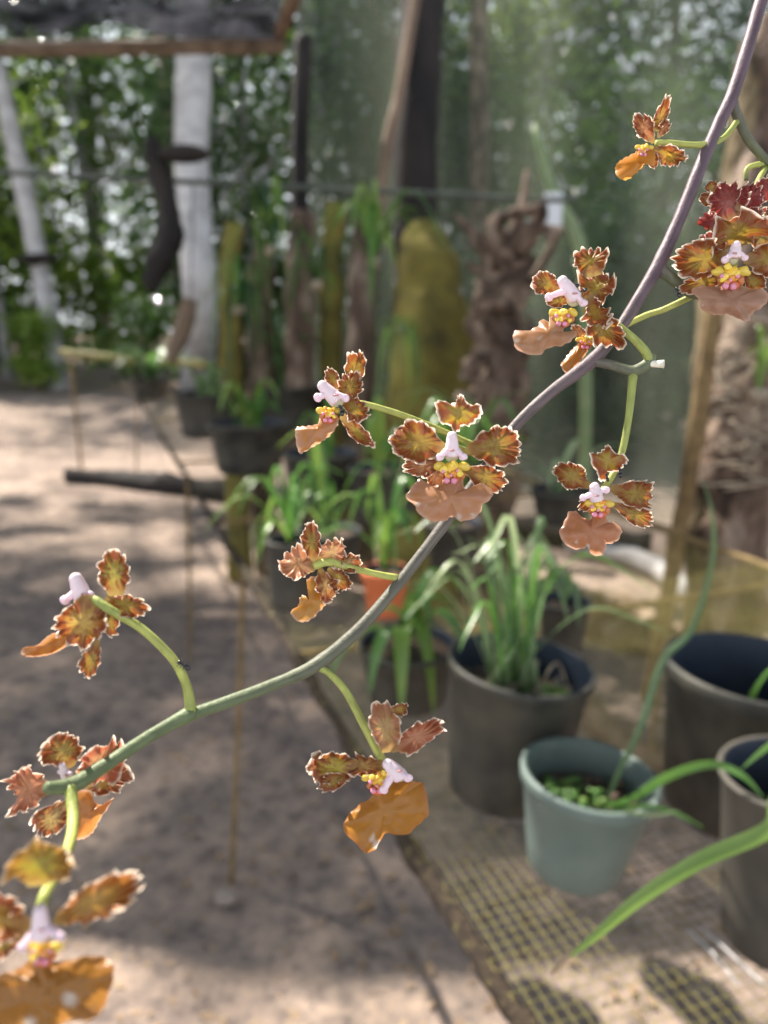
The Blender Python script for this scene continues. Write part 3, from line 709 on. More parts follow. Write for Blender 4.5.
# ------------------------------------------------------------------ mesh table
TZ = .80
A_ = G(525, 1020, TZ); B_ = G(187, 475, TZ)
ed = (B_ - A_).normalized(); er = Vector((ed.y, -ed.x, 0))
def TP(s_, r_, z=0): return A_ + ed * s_ + er * r_ + Vector((0, 0, z))
table = thing('mesh_table', (0.3, 2, 0), 'long low table topped with mossy yellow wire mesh, carrying the pots', 'table')
S0, S1, WD = -.35, 6.3, 1.25
def sag(s_, r_): return -.012 * math.sin(math.pi * r_ / WD) ** 2 + .004 * noise.noise(Vector((s_ * 2, r_ * 3, 0)))
mb = MB()
cell = .0135
ns = int((S1 - S0) / cell)
for i in range(ns + 1):
    s_ = S0 + i * cell
    if s_ > .95 and i % 2: continue
    if s_ > 1.7 and i % 4: continue
    pts = [TP(s_, r_ * WD / 5, sag(s_, r_ * WD / 5)) for r_ in range(6)]
    mb.tube(pts, .0006 if s_ < 1.0 else .0004 if s_ < 2.4 else .0006, n=4, smooth=1, cap=False)
for j in range(int(WD / cell) + 1):
    r_ = j * cell; sE = S1 if j % 4 == 0 else (1.7 if j % 2 == 0 else .95)
    pts = [TP(S0 + (sE - S0) * q / 24, r_, sag(S0 + (sE - S0) * q / 24, r_)) for q in range(25)]
    mb.tube(pts, [.0006 if S0 + (sE - S0) * q / 24 < 1.0 else .00035 for q in range(25)], n=4, smooth=1, cap=False)
mb.build('wire_mesh', M['wire'], table)
mb = MB(); rnd = random.Random(8)
mb.tube([TP(S0 + (S1 - S0) * q / 80, rnd.uniform(-.004, .004), rnd.uniform(-.003, .003) - .008) for q in range(81)], [rnd.uniform(.008, .0115) for _ in range(81)], n=12, smooth=4, noise_amp=.5, nf=60)
mb.build('edge_rail', M['moss_edge'], table)['label'] = 'dark mossy crumbling edge rail'
mb = MB(); mb.tube([TP(S0 + (S1 - S0) * q / 20, WD, -.008) for q in range(21)], .01, n=10, noise_amp=.3, nf=40); mb.build('edge_rail', M['stick'], table)
for s_ in (-.2, .85, 1.9, 3.0, 4.6, 6.1):
    mb = MB(); mb.tube([TP(s_, 0, -.015), TP(s_, WD / 2, -.02), TP(s_, WD, -.015)], .007, n=8, noise_amp=.3, nf=40); mb.build('crossbar', M['stick'], table)
def leg(top, bot):
    mb = MB(); m_ = (top + bot) / 2 + Vector((.004, 0, 0)); mb.tube([top, m_, bot], .0075, n=8, smooth=5, noise_amp=.25, nf=50); mb.build('leg', M['stick'], table)
for (tx, ty, bx, by) in ((243, 556, 231, 885), (187, 478, 190, 660), (137, 392, 136, 482)):
    t_ = G(tx, ty, TZ + .0); b_ = G(bx, by, -.015); leg(t_, b_)
for s_ in (-.25, 1.3, 2.7, 4.4, 6): leg(TP(s_, WD, 0), TP(s_, WD + .01, -.8))
leg(TP(-.25, 0, 0), TP(-.25, 0, -.8))

# ------------------------------------------------------------------ pots and plants
def pot_mesh(c, rt, rb, h, tilt, mat, inner=None, soil=.75, rim=.012, lip_w=.006, parent=None, wall=.003):
    Mx = Matrix.Rotation(R(tilt), 3, 'Y')
    mb = MB()
    mb.lathe([(0.001, 0), (rb * .96, 0), (rb, .004), (rb + (rt - rb) * .3, h * .3), (rt * .965, h - rim - .004), (rt + lip_w * .3, h - rim), (rt + lip_w * .6, h - .002), (rt + lip_w * .4, h), (rt - wall, h),
              (rt - wall * 2, h - rim)], M=Mx, c=c, n=56, wob=.006)
    p = mb.build('pot', mat, parent)
    mb = MB()
    mb.lathe([(rt - wall - .0005, h - .0005), (rt - wall * 2 - .001, h - rim), (rb + (rt - rb) * .45 - wall * 2, h * .45), (rb - wall, .006), (.001, .006)], M=Mx, c=c, n=56, wob=.006)
    mb.build('pot_lining', inner or M['pot_inner'], parent)['label'] = 'dark inner wall of the pot'
    if soil:
        mb = MB(); rs = rb + (rt - rb) * soil - wall * 2.2; vs = []
        prof = [(rs, h * soil)] + [(rs * q, h * soil + .006 * (1 - q)) for q in (.8, .6, .4, .2, .02)]
        mb.lathe(prof, M=Mx, c=c, n=30); 
        mb.v = [tuple(Vector(v) + Vector((0, 0, .008 * noise.noise(Vector(v) * 60)))) for v in mb.v]
        mb.build('soil', M['potting_soil'], parent)
    return p
def topc(c, h, tilt, q=1.0): return Vector(c) + Matrix.Rotation(R(tilt), 3, 'Y') @ Vector((0, 0, h * q))
def pot_thing(name, px, py, rt, rb, h, tilt, mat, lab, cat, soil=.75, dx=0, dy=0, z=TZ, **kw):
    c = G(px, py, z); c.x += dx; c.y += dy; c.z += .002 + rb * math.sin(abs(R(tilt)))*.9
    if z == TZ: c.z += sag(0, .6) * .5
    t = thing(name, c, lab, cat); pot_mesh(c, rt, rb, h, tilt, mat, soil=soil, parent=t, **kw); return t, c
def arch_leaf(t, base, az, ln, rise, droop, w_, mat, name='leaf', fold=.25, split=True, mb=None):
    dv = Vector((math.cos(az), math.sin(az), 0))
    pts = [base, base + dv * ln * .18 + Vector((0, 0, rise * .55)), base + dv * ln * .5 + Vector((0, 0, rise)), base + dv * ln * .82 + Vector((0, 0, rise - droop * .4)), base + dv * ln + Vector((0, 0, rise - droop))]
    own = mb is None
    if own: mb = MB()
    mb.blade(pts, w_, fold=fold)
    if own: mb.build(name, mat, t)

# big dark pot with the grassy grey-green orchid
t, c = pot_thing('potted_orchid', 512, 806, .091, .070, .180, 6, M['pot_black'], 'large black pot of thin-leaved orchid with grey roots, behind the teal pot', 'potted plant', soil=.72, dx=-.008, dy=.035, lip_w=.004)
tp = topc(c, .180, 6, .74); rn = random.Random(12)
for i in range(30):
    mt = M['leaf_blue'] if i % 3 == 1 else M['leaf_green'] if i % 3 else M['leaf_pale']
    az = rn.uniform(.3, 5.9); ln = rn.uniform(.04, .19); rs = rn.uniform(.12, .28)
    arch_leaf(t, tp + Vector((rn.uniform(-.03, .015), rn.uniform(-.02, .03), 0)), az, ln, rs, rn.uniform(0, .05), rn.uniform(.004, .009), mt)
for i in range(9):
    b0 = tp + Vector((rn.uniform(-.035, .02), rn.uniform(-.02, .03), -.005)); mb = MB()
    mb.tube([b0, b0 + Vector((rn.uniform(-.01, .01), 0, .03)), b0 + Vector((rn.uniform(-.02, .02), rn.uniform(-.01, .01), .075))], [.004, .0065, .003], n=8); mb.build('pseudobulb', M['leaf_pale'], t)
mb = MB()
for i in range(40):
    a = rn.random() * 6.28; q = rn.uniform(.01, .06); b0 = tp + Vector((math.cos(a) * q, math.sin(a) * q, .004))
    mb.tube([b0, b0 + Vector((rn.uniform(-.03, .03), rn.uniform(-.03, .03), rn.uniform(0, .025))), b0 + Vector((rn.uniform(-.04, .04), rn.uniform(-.03, .03), -.003))], .0013, n=5)
mb.build('roots', M['root'], t)
for k, (ox, oz) in enumerate(((.045, .012), (.058, .016), (.05, .02), (.036, .016))):
    arch_leaf(t, tp + Vector((.04, -.02, .0)), k * 1.4, .026, .012 + oz * .3, .006, .02, M['leaf_bright'], fold=.15)

# teal pot
t, c = pot_thing('potted_succulent', 582, 877, .073, .052, .118, 6, M['pot_teal'], 'small teal plastic pot with succulent and long thin leaf, on the mesh', 'potted plant', soil=.68, dx=-.006, dy=.018, inner=M['pot_teal'], rim=.014, lip_w=.005)
tp = topc(c, .118, 6, .72)
for i in range(16):
    rn = random.Random(40 + i); b0 = tp + Vector((rn.uniform(-.038, .012), rn.uniform(-.025, .02), .002)); mb = MB()
    for q in range(4): mb.ball(b0 + Vector((rn.uniform(-.006, .006), rn.uniform(-.006, .006), rn.uniform(0, .012))), (rn.uniform(.004, .007), .004, .0035), seg=8, ring=6)
    mb.build('succulent_leaf', M['leaf_green'] if i % 4 else M['leaf_bright'], t)
rn = random.Random(3)
mb = MB()
for i in range(18):
    mb.ball(tp + Vector((rn.uniform(-.045, .05), rn.uniform(-.035, .035), .002)), rn.uniform(.004, .008), seg=7, ring=5, bump=.4, nf=200)
mb.build('bark_chips', M['bark'], t)
def leafpx(t, pts, w_, mat, name='leaf', nrm=None):
    mb = MB(); mb.blade([P(*p) for p in pts], w_, nrm=nrm, fold=.2, seg=8); mb.build(name, mat, t)
VN = -FWD
leafpx(t, [(604, 806, .80), (620, 770, .82), (642, 722, .84), (663, 660, .86), (692, 628, .88), (712, 560, .92), (711, 510, .95), (702, 478, .96)], .009, M['leaf_blue'], nrm=VN)
leafpx(t, [(606, 806, .80), (632, 798, .77), (668, 776, .74), (710, 764, .72), (742, 775, .70), (765, 800, .69)], .010, M['leaf_green'], nrm=VN)
leafpx(t, [(612, 812, .79), (640, 806, .77), (672, 812, .76), (705, 828, .76)], .006, M['leaf_green'], nrm=VN)
leafpx(t, [(600, 808, .80), (625, 812, .78), (655, 815, .76), (680, 810, .75)], .004, M['leaf_pale'], nrm=VN)

# right black pot, and nearer grey one
t, c = pot_thing('plastic_pot', 731, 808, .104, .082, .195, 3, M['pot_black'], 'large empty black nursery pot at the right edge', 'pot', soil=.35, lip_w=.005, rim=.02)
t.name = 'nursery_pot'
rn = random.Random(6); tp = topc(c, .195, 3, .4)
mb = MB(); mb.blade([tp + Vector((.0, 0, 0)), tp + Vector((.005, 0, .08)), tp + Vector((.03, -.01, .13)), tp + Vector((.08, -.02, .15))], .009, fold=.2); mb.build('leaf', M['leaf_green'], t)
t, c = pot_thing('nursery_pot', 781, 935, .066, .056, .185, -3, M['pot_grey'], 'tall worn grey pot at the lower right edge, in front of the black one', 'pot', soil=.6, lip_w=.004, rim=.006)
tp = topc(c, .185, -3, .62)
leafpx(t, [(792, 800, .70), (800, 770, .66), (775, 800, .60), (768, 829, .57), (700, 860, .53), (640, 898, .50), (596, 935, .485), (566, 960, .48)], .012, M['leaf_bright'], nrm=VN + Vector((0, 0, .5)))
leafpx(t, [(574, 953, .4815), (563, 963, .479), (550, 976, .477)], .006, M['leaf_dry'], name='leaf_tip', nrm=VN + Vector((0, 0, .5)))
leafpx(t, [(800, 790, .68), (790, 740, .64), (770, 745, .60), (740, 770, .58)], .008, M['leaf_green'], nrm=VN)

# small dark pot behind
t, c = pot_thing('potted_orchid', 562, 645, .047, .038, .095, 0, M['pot_black'], 'small dark pot with drooping green leaf, behind the large black pot', 'potted plant', soil=.8)
tp = topc(c, .095, 0, .85); rn = random.Random(60)
for i in range(9): arch_leaf(t, tp, rn.uniform(0, 6.28), rn.uniform(.05, .10), rn.uniform(.04, .10), rn.uniform(.05, .10), rn.uniform(.01, .018), M['leaf_blue'] if i % 2 else M['leaf_green'])

# central grey pot with broad glossy leaves
t, c = pot_thing('potted_orchid', 408, 697, .078, .062, .10, 0, M['pot_black'], 'wide black pot of broad glossy drooping leaves, left of the large black pot', 'potted plant', soil=.85)
tp = topc(c, .10, 0, .9); rn = random.Random(71)
for az, ln, rs, dr, w_ in ((3.5, .13, .04, .09, .028), (3.0, .10, .06, .04, .024), (4.1, .09, .05, .09, .026), (4.7, .09, .06, .12, .03), (5.1, .11, .06, .13, .026), (5.7, .13, .08, .12, .028), (.2, .12, .08, .07, .024),
                         (5.4, .08, .10, .05, .02), (4.4, .06, .09, .02, .02), (.7, .13, .12, .05, .022)):
    arch_leaf(t, tp + Vector((rn.uniform(-.02, .02), rn.uniform(-.02, .02), 0)), az, ln, rs, dr, w_, M['leaf_green'] if rn.random() < .65 else M['leaf_bright'], fold=.3)

# terracotta pot
t, c = pot_thing('potted_orchid', 385, 612, .048, .036, .10, 0, M['pot_terra'], 'orange terracotta pot of arching green leaves, behind the wide black pot', 'potted plant', soil=.85, rim=.02, lip_w=.004)
tp = topc(c, .10, 0, .9); rn = random.Random(81)
for i in range(12): arch_leaf(t, tp, rn.uniform(0, 6.28), rn.uniform(.08, .2), rn.uniform(.10, .22), rn.uniform(.0, .12), rn.uniform(.012, .022), M['leaf_green'] if i % 2 else M['leaf_bright'])
# grey pot at the table edge
t, c = pot_thing('potted_orchid', 292, 603, .05, .045, .15, 0, M['pot_grey'], 'pale grey pot of fanned green leaves at the edge of the mesh table', 'potted plant', soil=.85)
tp = topc(c, .15, 0, .9); rn = random.Random(91)
for i in range(18): arch_leaf(t, tp, i * .37 + rn.uniform(-.2, .2), rn.uniform(.07, .20), rn.uniform(.05, .17), rn.uniform(.0, .10), rn.uniform(.009, .016), M['leaf_green'] if i % 3 else M['leaf_bright'])
# middle rows
def mid_pot(px, py, rt, h, lab, nl, seed, ln=(.1, .25), rs=(.12, .3), mats=('leaf_green', 'leaf_bright'), mat='pot_black', w_=(.012, .024), z=TZ, dr=(0, .12)):
    t, c = pot_thing('potted_orchid', px, py, rt, rt * .78, h, 0, M[mat], lab, 'potted plant', soil=.85, z=z)
    tp = topc(c, h, 0, .88); rn = random.Random(seed)
    for i in range(nl): arch_leaf(t, tp + Vector((rn.uniform(-.3, .3) * rt, rn.uniform(-.3, .3) * rt, 0)), rn.uniform(0, 6.28), rn.uniform(*ln), rn.uniform(*rs), rn.uniform(*dr), rn.uniform(*w_), M[mats[i % len(mats)]])
    return t
mid_pot(330, 572, .075, .11, 'low black pot with upright leaves, between the grey and terracotta pots', 8, 101, ln=(.06, .18), rs=(.12, .26))
mid_pot(452, 566, .07, .12, 'black pot with tall strap leaves, behind the large black pot', 16, 102, ln=(.05, .2), rs=(.14, .32))
mid_pot(385, 520, .11, .17, 'black pot with green leaves in the middle of the table', 8, 103, ln=(.08, .28), rs=(.08, .28))
mid_pot(322, 508, .12, .19, 'wide black pot behind the grey pot, near the table edge', 6, 104, ln=(.1, .25), rs=(.05, .2))
mid_pot(470, 500, .11, .15, 'dark pot of pale leaves in front of the gnarled log', 14, 105, ln=(.1, .3), rs=(.1, .25), mats=('leaf_bright', 'leaf_green', 'leaf_pale'))
mid_pot(560, 520, .09, .10, 'low dark pot of pale leaves near the shade net', 12, 106, ln=(.1, .25), rs=(.04, .16), mats=('leaf_pale', 'leaf_blue'))
mid_pot(250, 470, .16, .2, 'black pot with spiky green plant, front one of the far pair', 12, 107, ln=(.05, .18), rs=(.05, .2), mats=('leaf_bright', 'leaf_green'), w_=(.02, .04))
mid_pot(210, 435, .18, .23, 'dark grey pot with broad grey-blue leaves, back one of the far pair', 10, 108, ln=(.1, .3), rs=(.08, .2), mats=('leaf_blue',), mat='pot_grey', w_=(.03, .05))
mid_pot(150, 398, .16, .16, 'low far pot of leafy green seedlings at the end of the table', 14, 109, ln=(.2, .5), rs=(.1, .3), mats=('leaf_green', 'leaf_blue'), w_=(.05, .08))
mid_pot(290, 432, .2, .26, 'black pot with tall green leaves, behind the front far pot', 16, 110, ln=(.1, .3), rs=(.1, .5), mats=('leaf_green', 'leaf_dark'), w_=(.02, .04))

# ------------------------------------------------------------------ logs, poles, rail
def trunk(name, pts, rad, mat, lab, cat, na=.25, nf=8, n=24, extra=None, part=None):
    base = Vector(pts[0]); mb = MB(); mb.tube(pts, rad, n=n, smooth=10, noise_amp=na, nf=nf)
    if extra is None:
        o = mb.build(name, mat, origin=base); tag(o, lab, cat); return o
    t = thing(name, base, lab, cat); mb.build(part or 'trunk', mat, t); extra(t); return t
# right log with aerial roots
DL = 2.75
def log_extra(t):
    rn = random.Random(5)
    for i in range(14):
        x = rn.uniform(710, 770); y = rn.uniform(310, 480); mb = MB()
        pts = [P(x, y, DL - .14)]
        for k in range(4): pts.append(P(x + rn.uniform(-30, 30), y + 12 + k * 14 + rn.uniform(-10, 10), DL - .16 + rn.uniform(-.02, .02)))
        mb.tube(pts, .004, n=6); mb.build('aerial_root', M['root'], t)
def gp(px, py, d): return P(px, py, d)
b0 = P(738, 650, DL); b0.z = -.02; b0.x = .385 / 1 * 0 + P(738, 620, DL).x
trunk('log_post', [b0, P(735, 560, DL), P(742, 470, DL), P(736, 400, DL), P(745, 330, DL), P(752, 240, DL), P(762, 100, DL), P(768, 20, DL)],
      [.10, .11, .14, .13, .12, .09, .075, .06], M['bark'], 'thick rough brown log post with hanging roots at the right edge', 'log', extra=log_extra, na=.45, nf=9)
b1 = P(705, 560, DL + .05); b1.z = -.02
trunk('log_post', [b1, P(704, 520, DL + .05), P(706, 420, DL + .05), P(712, 320, DL + .05), P(722, 250, DL + .05), P(735, 180, DL + .03), P(747, 110, DL), P(752, 45, DL)],
      [.05, .055, .06, .055, .045, .05, .055, .045], M['bark_yellow'], 'slimmer yellowish log leaning beside the thick log post', 'log', na=.35)
b2 = G(648, 700, -.02)
trunk('pole', [b2, b2.lerp(P(716, 300, 2.45), .5) + Vector((.01, 0, 0)), P(716, 300, 2.45), P(724, 200, 2.45)], [.028, .03, .027, .02], M['stick'], 'leaning bare wooden pole in front of the log posts', 'pole', na=.15)
# plants on right log
def tuft(name, c, n, ln, rs, dr, w_, mats, lab, seed, group=None, cat='plant', base='root_clump', az0=0, az1=6.28):
    t = thing(name, c, lab, cat, group); rn = random.Random(seed)
    mb = MB(); mb.ball(c, (.03, .03, .025), seg=10, ring=7, bump=.4, nf=30); mb.build(base, M['root'], t)
    for i in range(n): arch_leaf(t, Vector(c), rn.uniform(az0, az1), rn.uniform(*ln), rn.uniform(*rs), rn.uniform(*dr), rn.uniform(*w_), M[mats[i % len(mats)]])
    return t
tuft('mounted_orchid', P(758, 395, DL - .17), 6, (.03, .1), (.10, .25), (0, .04), (.015, .022), ('leaf_bright',), 'small green orchid rooted on the thick log post', 141, cat='orchid')

# mossy yellow trunk and gnarled wood
DM = 3.9
def fl(px, py, d): v = P(px, py, d); v.z = -.02; return v
trunk('mossy_trunk', [fl(425, 480, DM), P(426, 420, DM), P(432, 340, DM), P(428, 280, DM), P(424, 240, DM), P(422, 222, DM)],
      [.26, .24, .20, .16, .11, .05], M['bark_moss'], 'thick trunk covered in yellow-green moss behind the pots', 'tree trunk', na=.3, nf=5)
DG = 3.5
def gn_extra(t):
    rn = random.Random(15)
    for i in range(22):
        y = rn.uniform(220, 420); x = 500 + rn.uniform(-25, 25); mb = MB(); pts = [P(x, y, DG - .05)]
        for k in range(3): pts.append(pts[-1] + Vector((rn.uniform(-.12, .12), rn.uniform(-.08, .05), rn.uniform(-.1, .12))))
        mb.tube(pts, [.035, .03, .025, .012], n=8, noise_amp=.5, nf=12); mb.build('knot', M['bark'], t)
    for pts in ([(505, 250), (520, 215), (528, 170)], [(510, 320), (545, 260), (562, 228)], [(490, 260), (470, 230), (455, 215)]):
        mb = MB(); mb.tube([P(x, y, DG) for x, y in pts], [.03, .022, .012], n=8, noise_amp=.3, nf=10); mb.build('branch', M['bark'], t)
trunk('gnarled_log', [fl(492, 480, DG), P(494, 430, DG), P(505, 370, DG), P(492, 320, DG), P(503, 270, DG), P(490, 225, DG)], [.12, .12, .11, .10, .09, .04], M['bark'],
      'gnarled driftwood log with knots and bare branches, between moss trunk and net', 'log', na=.6, nf=7, extra=gn_extra)
# dark post with leaning stick
trunk('post', [fl(428, 480, 4.5), P(415, 200, 4.5), P(418, 100, 4.5), P(424, -60, 4.5)], [.13, .13, .13, .13], M['wood_dark'], 'dark upright post behind the mossy trunk, reaching the top of the frame', 'post', na=.08, nf=4, n=16)
trunk('pole', [fl(345, 560, 4.3), P(381, 195, 4.1), P(399, 95, 4.1), P(415, 0, 4.1), P(420, -40, 4.1)], [.03, .03, .03, .028, .028], M['wood_brown'], 'thin brown pole leaning against the dark post', 'pole', na=.1, nf=5, n=12)
trunk('post', [fl(302, 480, 5.4), P(300, 180, 5.4), P(303, 38, 5.4)], [.06, .06, .06], M['wood_dark'], 'dark roof post under the corner of the black cloth', 'post', na=.08, nf=4, n=16)
# brown logs standing behind the rail plants
for i, (px, top, bot, r_, m_, lab) in enumerate([(232, 225, 400, .06, 'bark_moss', 'green mossy upright log behind the far pair of pots'), (262, 240, 410, .07, 'bark', 'brown upright log behind the far pair of pots'),
        (300, 215, 430, .08, 'bark', 'brown upright log left of the bright green rosette'), (333, 205, 430, .065, 'bark_moss', 'mossy upright log directly under the rail, left of the rosette'), (362, 220, 440, .07, 'bark', 'brown upright log under the bright green rosette'),
]):
    D = 4.1 + .15 * (i % 2)
    trunk('upright_log', [fl(px, bot, D), P(px - 2, (top + bot) / 2, D), P(px + 3, top, D)], [r_ * 1.1, r_, r_ * .8], M[m_], lab, 'log', na=.35, nf=7)
# rail
mb = MB(); mb.tube([P(-60, 169, 3.6), P(150, 180, 3.6), P(400, 192, 3.62), P(560, 200, 3.66), P(575, 190, 3.7)], .013, n=10)
rail = tag(mb.build('hanging_rail', M['pipe'], origin=P(150, 180, 3.6)), 'thin grey-green pipe rail crossing above the hanging plants', 'rail')
mb = MB(); mb.tube([P(60, 352, 7.3), P(120, 358, 7.3), P(215, 366, 7.3)], .03, n=8, noise_amp=.2, nf=10)
tag(mb.build('bench_rail', M['wire'], origin=P(100, 356, 7.3)), 'short yellow mossy rail above the far end of the table', 'rail')
for px in (70, 213):
    mb = MB(); q = P(px, 352 + (px - 60) * .09, 7.3); b = Vector((q.x, q.y, -.02)); mb.tube([b, q], .015, n=8, smooth=1)
    tag(mb.build('rail_stake', M['stick'], origin=b), 'thin stake under the ' + ('left' if px < 100 else 'right') + ' end of the yellow mossy rail', 'stake')
# hanging driftwood with black cap
t = thing('hanging_driftwood', P(160, 180, 3.5), 'dark driftwood mount with black cap hanging from the pipe rail', 'driftwood')
mb = MB(); mb.tube([P(152, 140, 3.5), P(158, 165, 3.5), P(166, 205, 3.5), P(172, 235, 3.5), P(158, 262, 3.5), P(150, 290, 3.5)], [.03, .05, .045, .06, .065, .02], n=14, smooth=6, noise_amp=.45, nf=12); mb.build('wood', M['wood_dark'], t)
mb = MB(); mb.ball(P(184, 154, 3.45), (.115, .06, .04), seg=20, ring=10); mb.build('cap', M['wood_dark'], t)
mb = MB(); mb.tube([P(150, 143, 3.5), P(151, 174, 3.55)], .004, n=6, smooth=1); mb.build('hook', M['pipe'], t)
t = thing('hanging_driftwood', P(165, 320, 3.9), 'brown hanging wood slab below the capped driftwood', 'driftwood')
mb = MB(); mb.tube([P(190, 300, 3.9), P(182, 330, 3.9), P(170, 362, 3.9)], [.04, .05, .03], n=12, smooth=5, noise_amp=.4, nf=12); mb.build('wood', M['wood_brown'], t)
mb = MB(); mb.tube([P(190, 300, 3.9), P(192, 240, 3.85), P(193, 184, 3.62)], .004, n=6, smooth=1); mb.build('hook', M['pipe'], t)
# plants along the rail
tuft('mounted_bromeliad', P(374, 262, 3.3), 20, (.12, .34), (.08, .30), (.05, .30), (.022, .042), ('leaf_bright', 'leaf_green'), 'bright green strappy rosette hanging below the pipe rail', 151, cat='bromeliad')
tuft('mounted_orchid', P(272, 250, 3.4), 16, (.08, .30), (.05, .3), (.1, .45), (.014, .03), ('leaf_green', 'leaf_dark', 'leaf_bright'), 'loose dark green leafy orchid left of the bright rosette', 152, cat='orchid')
tuft('mounted_orchid', P(240, 310, 3.7), 18, (.08, .3), (.05, .3), (.1, .5), (.014, .026), ('leaf_green', 'leaf_bright', 'leaf_dark'), 'grassy drooping orchid above the far pair of pots', 153, cat='orchid')
tuft('mounted_orchid', P(402, 330, 3.4), 12, (.04, .14), (-.02, .08), (.1, .42), (.014, .03), ('leaf_bright', 'leaf_green'), 'drooping glossy orchid on the moss trunk under the rosette', 154, cat='orchid')
tuft('mounted_orchid', P(318, 285, 3.5), 14, (.06, .2), (.05, .25), (.1, .35), (.014, .03), ('leaf_green', 'leaf_dark'), 'dark leafy orchid between the loose orchid and the rosette', 155, cat='orchid')
# plant label hung on the net
mb = MB(); mb.box(P(553, 209, 4.2), (.10, .008, .17)); tag(mb.build('plant_tag', M['tag_white'], origin=P(553, 209, 4.2), smooth=False), 'small white blank tag hanging by the shade net', 'tag')
# log on the ground beyond the path and timber under the table
def log(pts, r_, mat, lab):
    mb = MB(); mb.tube(pts, r_, n=14, smooth=8, noise_amp=.4, nf=10); tag(mb.build('fallen_log', M[mat], origin=pts[0]), lab, 'log')
log([G(70, 478, .02), G(150, 484, .03), G(215, 492, .03), G(300, 502, .03)], [.09, .10, .11, .10], 'wood_dark', 'dark mossy log lying across the far end of the path')
log([G(530, 600, .04), G(600, 625, .04), G(680, 650, .04)], [.06, .07, .06], 'bark', 'dark rotten log on the soil under the mesh table')
log([G(570, 545, .04), G(640, 560, .05), G(700, 600, .04)], [.05, .06, .05], 'bark_pale', 'pale fallen branch behind the rotten log')
log([G(600, 600, .03), G(640, 612, .04), G(672, 640, .03)], .05, 'bark', 'short dark log on the soil beyond the leaning pole')
log([G(575, 690, .03), G(620, 740, .03), G(700, 770, .03)], .04, 'wood_brown', 'brown branch on the soil under the mesh between the pots')
log([G(450, 515, .03), G(560, 535, .05), G(650, 548, .04)], .09, 'wood_dark', 'dark log along the foot of the shade net')
mb = MB(); mb.tube([P(535, 125, 4.6), P(552, 190, 4.6), P(578, 240, 4.6), P(585, 330, 4.6), fl(590, 480, 4.6)], [.02, .035, .04, .035, .035], n=10, noise_amp=.2, nf=10)
tag(mb.build('bamboo_pole', M['leaf_pale'], origin=fl(590, 480, 4.6)), 'pale yellow-green leaning pole in front of the shade net', 'pole')
# grey twigs at lower right
for i, pts in enumerate([[(688, 930), (712, 952), (738, 985)], [(700, 925), (735, 958), (765, 985)]]):
    mb = MB(); mb.tube([G(x, y, TZ + .006) for x, y in pts], .0013, n=6); tag(mb.build('twig', M['bark_pale'], origin=G(*pts[0], TZ + .006)), ('left' if i == 0 else 'right') + ' one of two thin grey twigs lying on the mesh by the tall grey pot', 'twig')

# ------------------------------------------------------------------ shade net walls, roof cloth and added overhead cloths
def sheet(name, f, nu, nv, mat, **k):
    mb = MB(); vs = [f(i / nu, j / nv) for j in range(nv + 1) for i in range(nu + 1)]
    fs = [(j * (nu + 1) + i, j * (nu + 1) + i + 1, (j + 1) * (nu + 1) + i + 1, (j + 1) * (nu + 1) + i) for j in range(nv) for i in range(nu)]
    mb.add(vs, fs); return mb.build(name, mat)
def net(u, v):
    x = -.62 + u * 5.6; y = 6.1 - u * 1.6; 
    y += .10 * math.sin(u * 40 + v * 2) * (1 - .4 * v) + .08 * noise.noise(Vector((u * 8, v * 3, 0)))
    return (x, y, -.02 + v * 4.6)
tag(sheet('wall_back', net, 140, 30, M['net_green']), kind='structure')
def net2(u, v):
    x = 4.6 - u * .4; y = 4.6 - u * 5; return (x + .1 * math.sin(u * 30), y, -.02 + v * 4.6)
tag(sheet('wall_right', net2, 60, 20, M['net_green']), kind='structure')
RZ = 3.15
def roof(u, v):
    x = -4.4 + u * 3.72 + (1 - v) * .62; y = 3.19 + v * 2.16 + .05 * math.sin(u * 9)
    z = RZ - .10 * math.sin(math.pi * u * 4) ** 2 * (1 - v * .6) - .06 * math.sin(v * 12 + u * 7) + .05 * noise.noise(Vector((u * 9, v * 5, 1)))
    if v > .97: z -= .05
    return (x, y, z)
o = sheet('shade_cloth', roof, 70, 40, M['cloth_black']); o['label'] = 'wrinkled black roof cloth at the upper left'; o['category'] = 'cloth'
mb = MB(); a = Vector((-.66, 5.42, RZ - .02)); b = Vector((-.02, 3.1, RZ)); mb.tube([a, (a + b) / 2, b], .045, n=12, smooth=4, noise_amp=.1, nf=5)
tag(mb.build('rafter', M['wood_brown'], origin=a), 'brown wooden rafter along the side of the black roof cloth', 'beam')
mb = MB(); a = Vector((-4.5, 5.38, RZ - .12)); b = Vector((-.62, 5.40, RZ - .08)); mb.tube([a, (a + b) / 2, b], .045, n=12, smooth=4, noise_amp=.1, nf=5)
tag(mb.build('roof_beam', M['wood_brown'], origin=a), 'brown wooden pole under the far edge of the black roof cloth', 'beam')
def added_rear_cloth(u, v):  # unseen cloth added to hold back skylight, open above the flowers
    return (-4 + u * 6.5, -3.2 + v * 3.9 + .04 * math.sin(u * 11), RZ + .05 + .04 * math.sin(u * 20))
o = sheet('shade_cloth', added_rear_cloth, 60, 20, M['cloth_added']); o['label'] = 'wide unseen grey shade cloth added overhead behind the viewer'; o['category'] = 'cloth'
def added_strip(u, v):  # unseen strip added to shade the pots, with sunny gaps either side
    return (-4 + u * 5.2, 1.98 + v * .60 + .04 * math.sin(u * 11), RZ - .1 + .04 * math.sin(u * 20))
o = sheet('shade_cloth', added_strip, 60, 8, M['cloth_added']); o['label'] = 'narrow unseen strip of grey cloth added overhead to shade the pots'; o['category'] = 'cloth'

